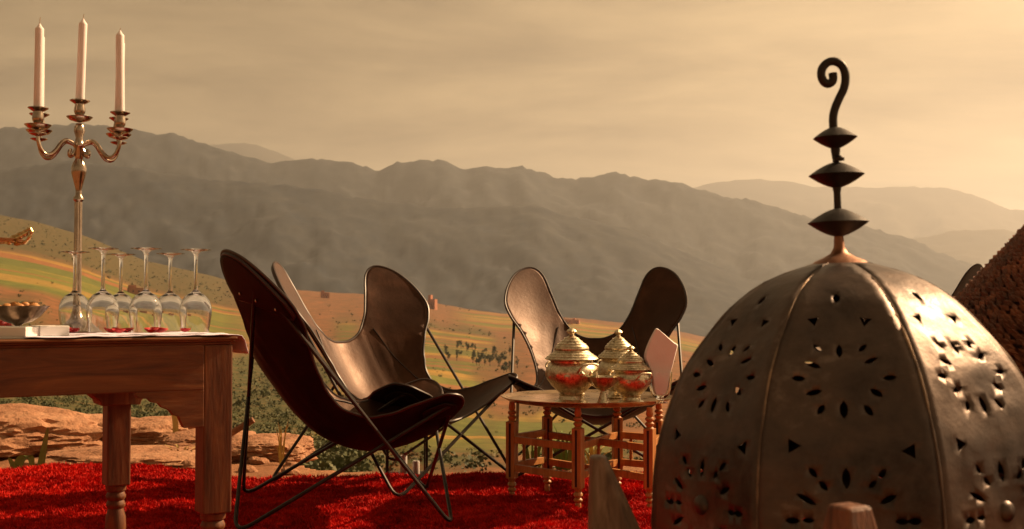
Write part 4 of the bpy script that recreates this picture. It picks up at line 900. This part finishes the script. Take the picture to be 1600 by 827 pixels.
for k in range(NG):
    o = link('panel', gm, M['iron'] if k == 0 else None, lan); o.rotation_euler = (0, 0, k * math.pi / 4); so = o.modifiers.new('thickness', 'SOLIDIFY'); so.thickness = .0014; so.offset = -1
    a_ = math.pi / NG; ang = k * math.pi / 4 - math.pi / 2 + a_; pts = []
    for z in np.linspace(ZTOP, ZBOT, 44):
        rr = apo(z) / math.cos(a_); pts.append((rr * math.cos(ang), rr * math.sin(ang), z))
    MB().tube(pts, [.0019 + .0007 * fbm(i * .4, k, 2) for i in range(44)], 7).build('seam', M['seam'], lan)
    A_, dp = arc_of_pixel(380 + 795 / 1.85); z = z_of(A_); bo = MB().lathe([(.0135, 0), (.012, .004), (.008, .007), (.0005, .0085)], 20).build('boss', M['iron'], lan)
    an = k * math.pi / 4 - math.pi / 2; bo.location = (apo(z) * math.cos(an), apo(z) * math.sin(an), z); bo.rotation_euler = (0, R(90), an)
zb = ZBOT; ab = apo(ZBOT) / math.cos(math.pi / NG)
MB().lathe([(ab, zb + .001), (ab + .006, zb - .004), (ab + .006, zb - .018), (ab - .004, zb - .022), (ab * .86, .05), (ab * .9, .04), (ab * .9, -.035), (ab * .86, -.035), (ab * .82, .05), (ab - .02, zb - .02)], 8, a0=-math.pi / 2 + math.pi / 8, closed=True).build('lower_drum', M['iron'], lan, False)
MB().lathe([(.041, ZTOP - .006), (.042, ZTOP - .002), (.034, ZTOP + .005), (.022, ZTOP + .010), (.012, ZTOP + .016), (.0075, ZTOP + .024), (.0062, zy(366)), (.0062, zy(362))], 24).build('collar', M['copper'], lan)
for (yc, hw_, hh) in ((347, 47, 23), (272, 43, 21), (213, 34, 18)):
    k = 1.6 / F; z = zy(yc); MB().lathe([(hw_ * k * q_, z + s_ * hh * k * (1 - q_ ** 1.55)) for q_, s_ in [(.10, -1), (.3, -1), (.5, -1), (.7, -1), (.86, -1), (.96, -1), (1.0, -.0)] + [(.96, 1), (.86, 1), (.7, 1), (.5, 1), (.3, 1), (.10, 1)]], 32).build('finial_disc', M['black_iron'], lan)
k = 1.6 / F
MB().lathe([(.0055, zy(366)), (.0048, zy(300)), (.0060, zy(293)), (.0045, zy(250)), (.0066, zy(232)), (.0045, zy(196))], 14).build('finial_rod', M['black_iron'], lan)
hk = [(1297, 200), (1297, 182), (1300, 168), (1307, 152), (1316, 134), (1319, 116), (1315, 100), (1304, 92), (1292, 93), (1283, 102), (1281, 114), (1285, 124), (1293, 127), (1299, 121), (1299, 110)]
MB().tube(catmull([((x - 1299) * k, 0, zy(y)) for x, y in hk], 5), .0060, 10).build('hook', M['black_iron'], lan).rotation_euler = (0, 0, R(16))
lan_nub = MB().lathe([(.0075, 0), (.0078, .004), (.005, .007)], 10).build('rivet', M['black_iron'], lan, loc=(.004, -.004, zy(250)))

# ------------------------------------------------------------------ tapered wooden posts in front
def wedge(name, d, pts_top, pts_low, ylow, label, m, dep, rz=0):
    """post with a tapering head; outline measured at depth d"""
    (xa, ya), (xb, yb) = pts_top; (xc, xd_) = pts_low
    a_, b_ = at(xa, ya, d), at(xb, yb, d); c_, e_ = at(xc, ylow, d), at(xd_, ylow, d); cx = (c_.x + e_.x) / 2
    t = thing(name, label, 'post', (cx, d + dep / 2, -.03), 0); zz = .03
    def ring(xl, xr, z, q): return [(xl - cx, -dep / 2 * q, z + zz), (xr - cx - (xr - xl) * .22, -dep / 2 * q - .0, z + zz), (xr - cx, -dep / 2 * q + dep * .35, z + zz), (xr - cx, dep / 2 * q, z + zz), (xl - cx, dep / 2 * q, z + zz)]
    rings = [ring(c_.x, e_.x + .012, 0, 1), ring(c_.x, e_.x + .012, c_.z - .04, 1), ring(c_.x, e_.x, c_.z, 1), ring(a_.x, b_.x, a_.z, .55)]
    V = sum(rings, []); Fc = [tuple(range(4, -1, -1)), tuple(range(15, 20))]
    for i in range(3):
        for k in range(5): Fc.append((i * 5 + k, i * 5 + (k + 1) % 5, (i + 1) * 5 + (k + 1) % 5, (i + 1) * 5 + k))
    MB().add(V, Fc).build('shaft', M[m], t, False, .004); return t
wedge('tapered_post', 1.42, ((924, 716), (950, 714)), (922, 1010), 845, 'grey weathered wooden post with a slanted tapering head beside the lantern', 'grey_wood', .05)
d_ = 1.10; p_ = at(1342, 797, d_); tp = thing('tapered_post', 'reddish wooden post with a blunt tapering head in front of the lantern', 'post', (p_.x, d_ + .03, -.03), R(28))
hp = p_.z + .03; MB().add([(s1 * w, s2 * w, z) for w, z in ((.034, 0), (.034, hp - .10), (.0150, hp)) for s1, s2 in ((-1, -1), (1, -1), (1, 1), (-1, 1))], [(3, 2, 1, 0), (8, 9, 10, 11)] + [(i * 4 + k, i * 4 + (k + 1) % 4, (i + 1) * 4 + (k + 1) % 4, (i + 1) * 4 + k) for i in range(2) for k in range(4)]).build('shaft', M['red_wood'], tp, False, .004)

# ------------------------------------------------------------------ woven rush basket with a conical lid, at the right
WB = Vector((1.19, 1.95, 0)); wb = thing('rush_basket', 'large dark brown woven rush basket with a conical lid beside the lantern', 'basket', WB + Vector((0, 0, .004)))
def wr(s_):   # slant position -> radius, height
    return interp([(0, .012), (.711, .48), (.83, .485), (1.40, .46)], s_), interp([(0, 1.205), (.711, .685), (.83, .58), (1.40, .0)], s_)
MB().lathe([(wr(s_)[0] * .985, max(.0, wr(s_)[1] - .006)) for s_ in np.linspace(0, 1.4, 60)], 64).build('lining', M['rush'], wb)
kn = []; V = []; Fc = []
bm = bmesh.new(); [bm.verts.new(q_) for q_ in ((1, 0, 0), (-1, 0, 0), (0, 1, 0), (0, -1, 0), (0, 0, 1), (0, 0, -1))]; bm.verts.ensure_lookup_table(); [bm.faces.new([bm.verts[k_] for k_ in f_]) for f_ in ((0, 2, 4), (2, 1, 4), (1, 3, 4), (3, 0, 4), (2, 0, 5), (1, 2, 5), (3, 1, 5), (0, 3, 5))]; bm.verts.index_update(); bv_ = [v.co.copy() for v in bm.verts]; bf_ = [tuple(v.index for v in f.verts) for f in bm.faces]; bm.free()
for i in range(138):
    s_ = .006 + i * .0101; r_, z_ = wr(s_); r2, z2 = wr(s_ + .01); sl = math.atan2(z_ - z2, r2 - r_); n_ = max(5, int(2 * math.pi * r_ / .0165))
    for k in range(n_):
        a_ = 2 * math.pi * (k + .5 * (i % 2)) / n_ + rng.normal() * .008; ca, sa = math.cos(a_), math.sin(a_); o0 = len(V); j1, j2, j3 = rng.uniform(.8, 1.25), rng.uniform(.75, 1.2), rng.uniform(.7, 1.4); tw = R(24) + rng.normal() * .12
        for v in bv_:
            x, y, z = v.x * .0165 * j1, v.y * .0055 * j2, v.z * .0055 * j3; x, y = x * math.cos(tw) - y * math.sin(tw), x * math.sin(tw) + y * math.cos(tw)
            rr = r_ + y * math.cos(sl) + z * math.sin(sl); zz = z_ - y * math.sin(sl) + z * math.cos(sl); V.append((rr * ca - x * sa, rr * sa + x * ca, max(.0, zz)))
        Fc += [tuple(q + o0 for q in f) for f in bf_]
me = bpy.data.meshes.new('woven_knots'); me.from_pydata(V, [], Fc); me.update(); stuff(link('woven_knots', me, M['rush'], wb))
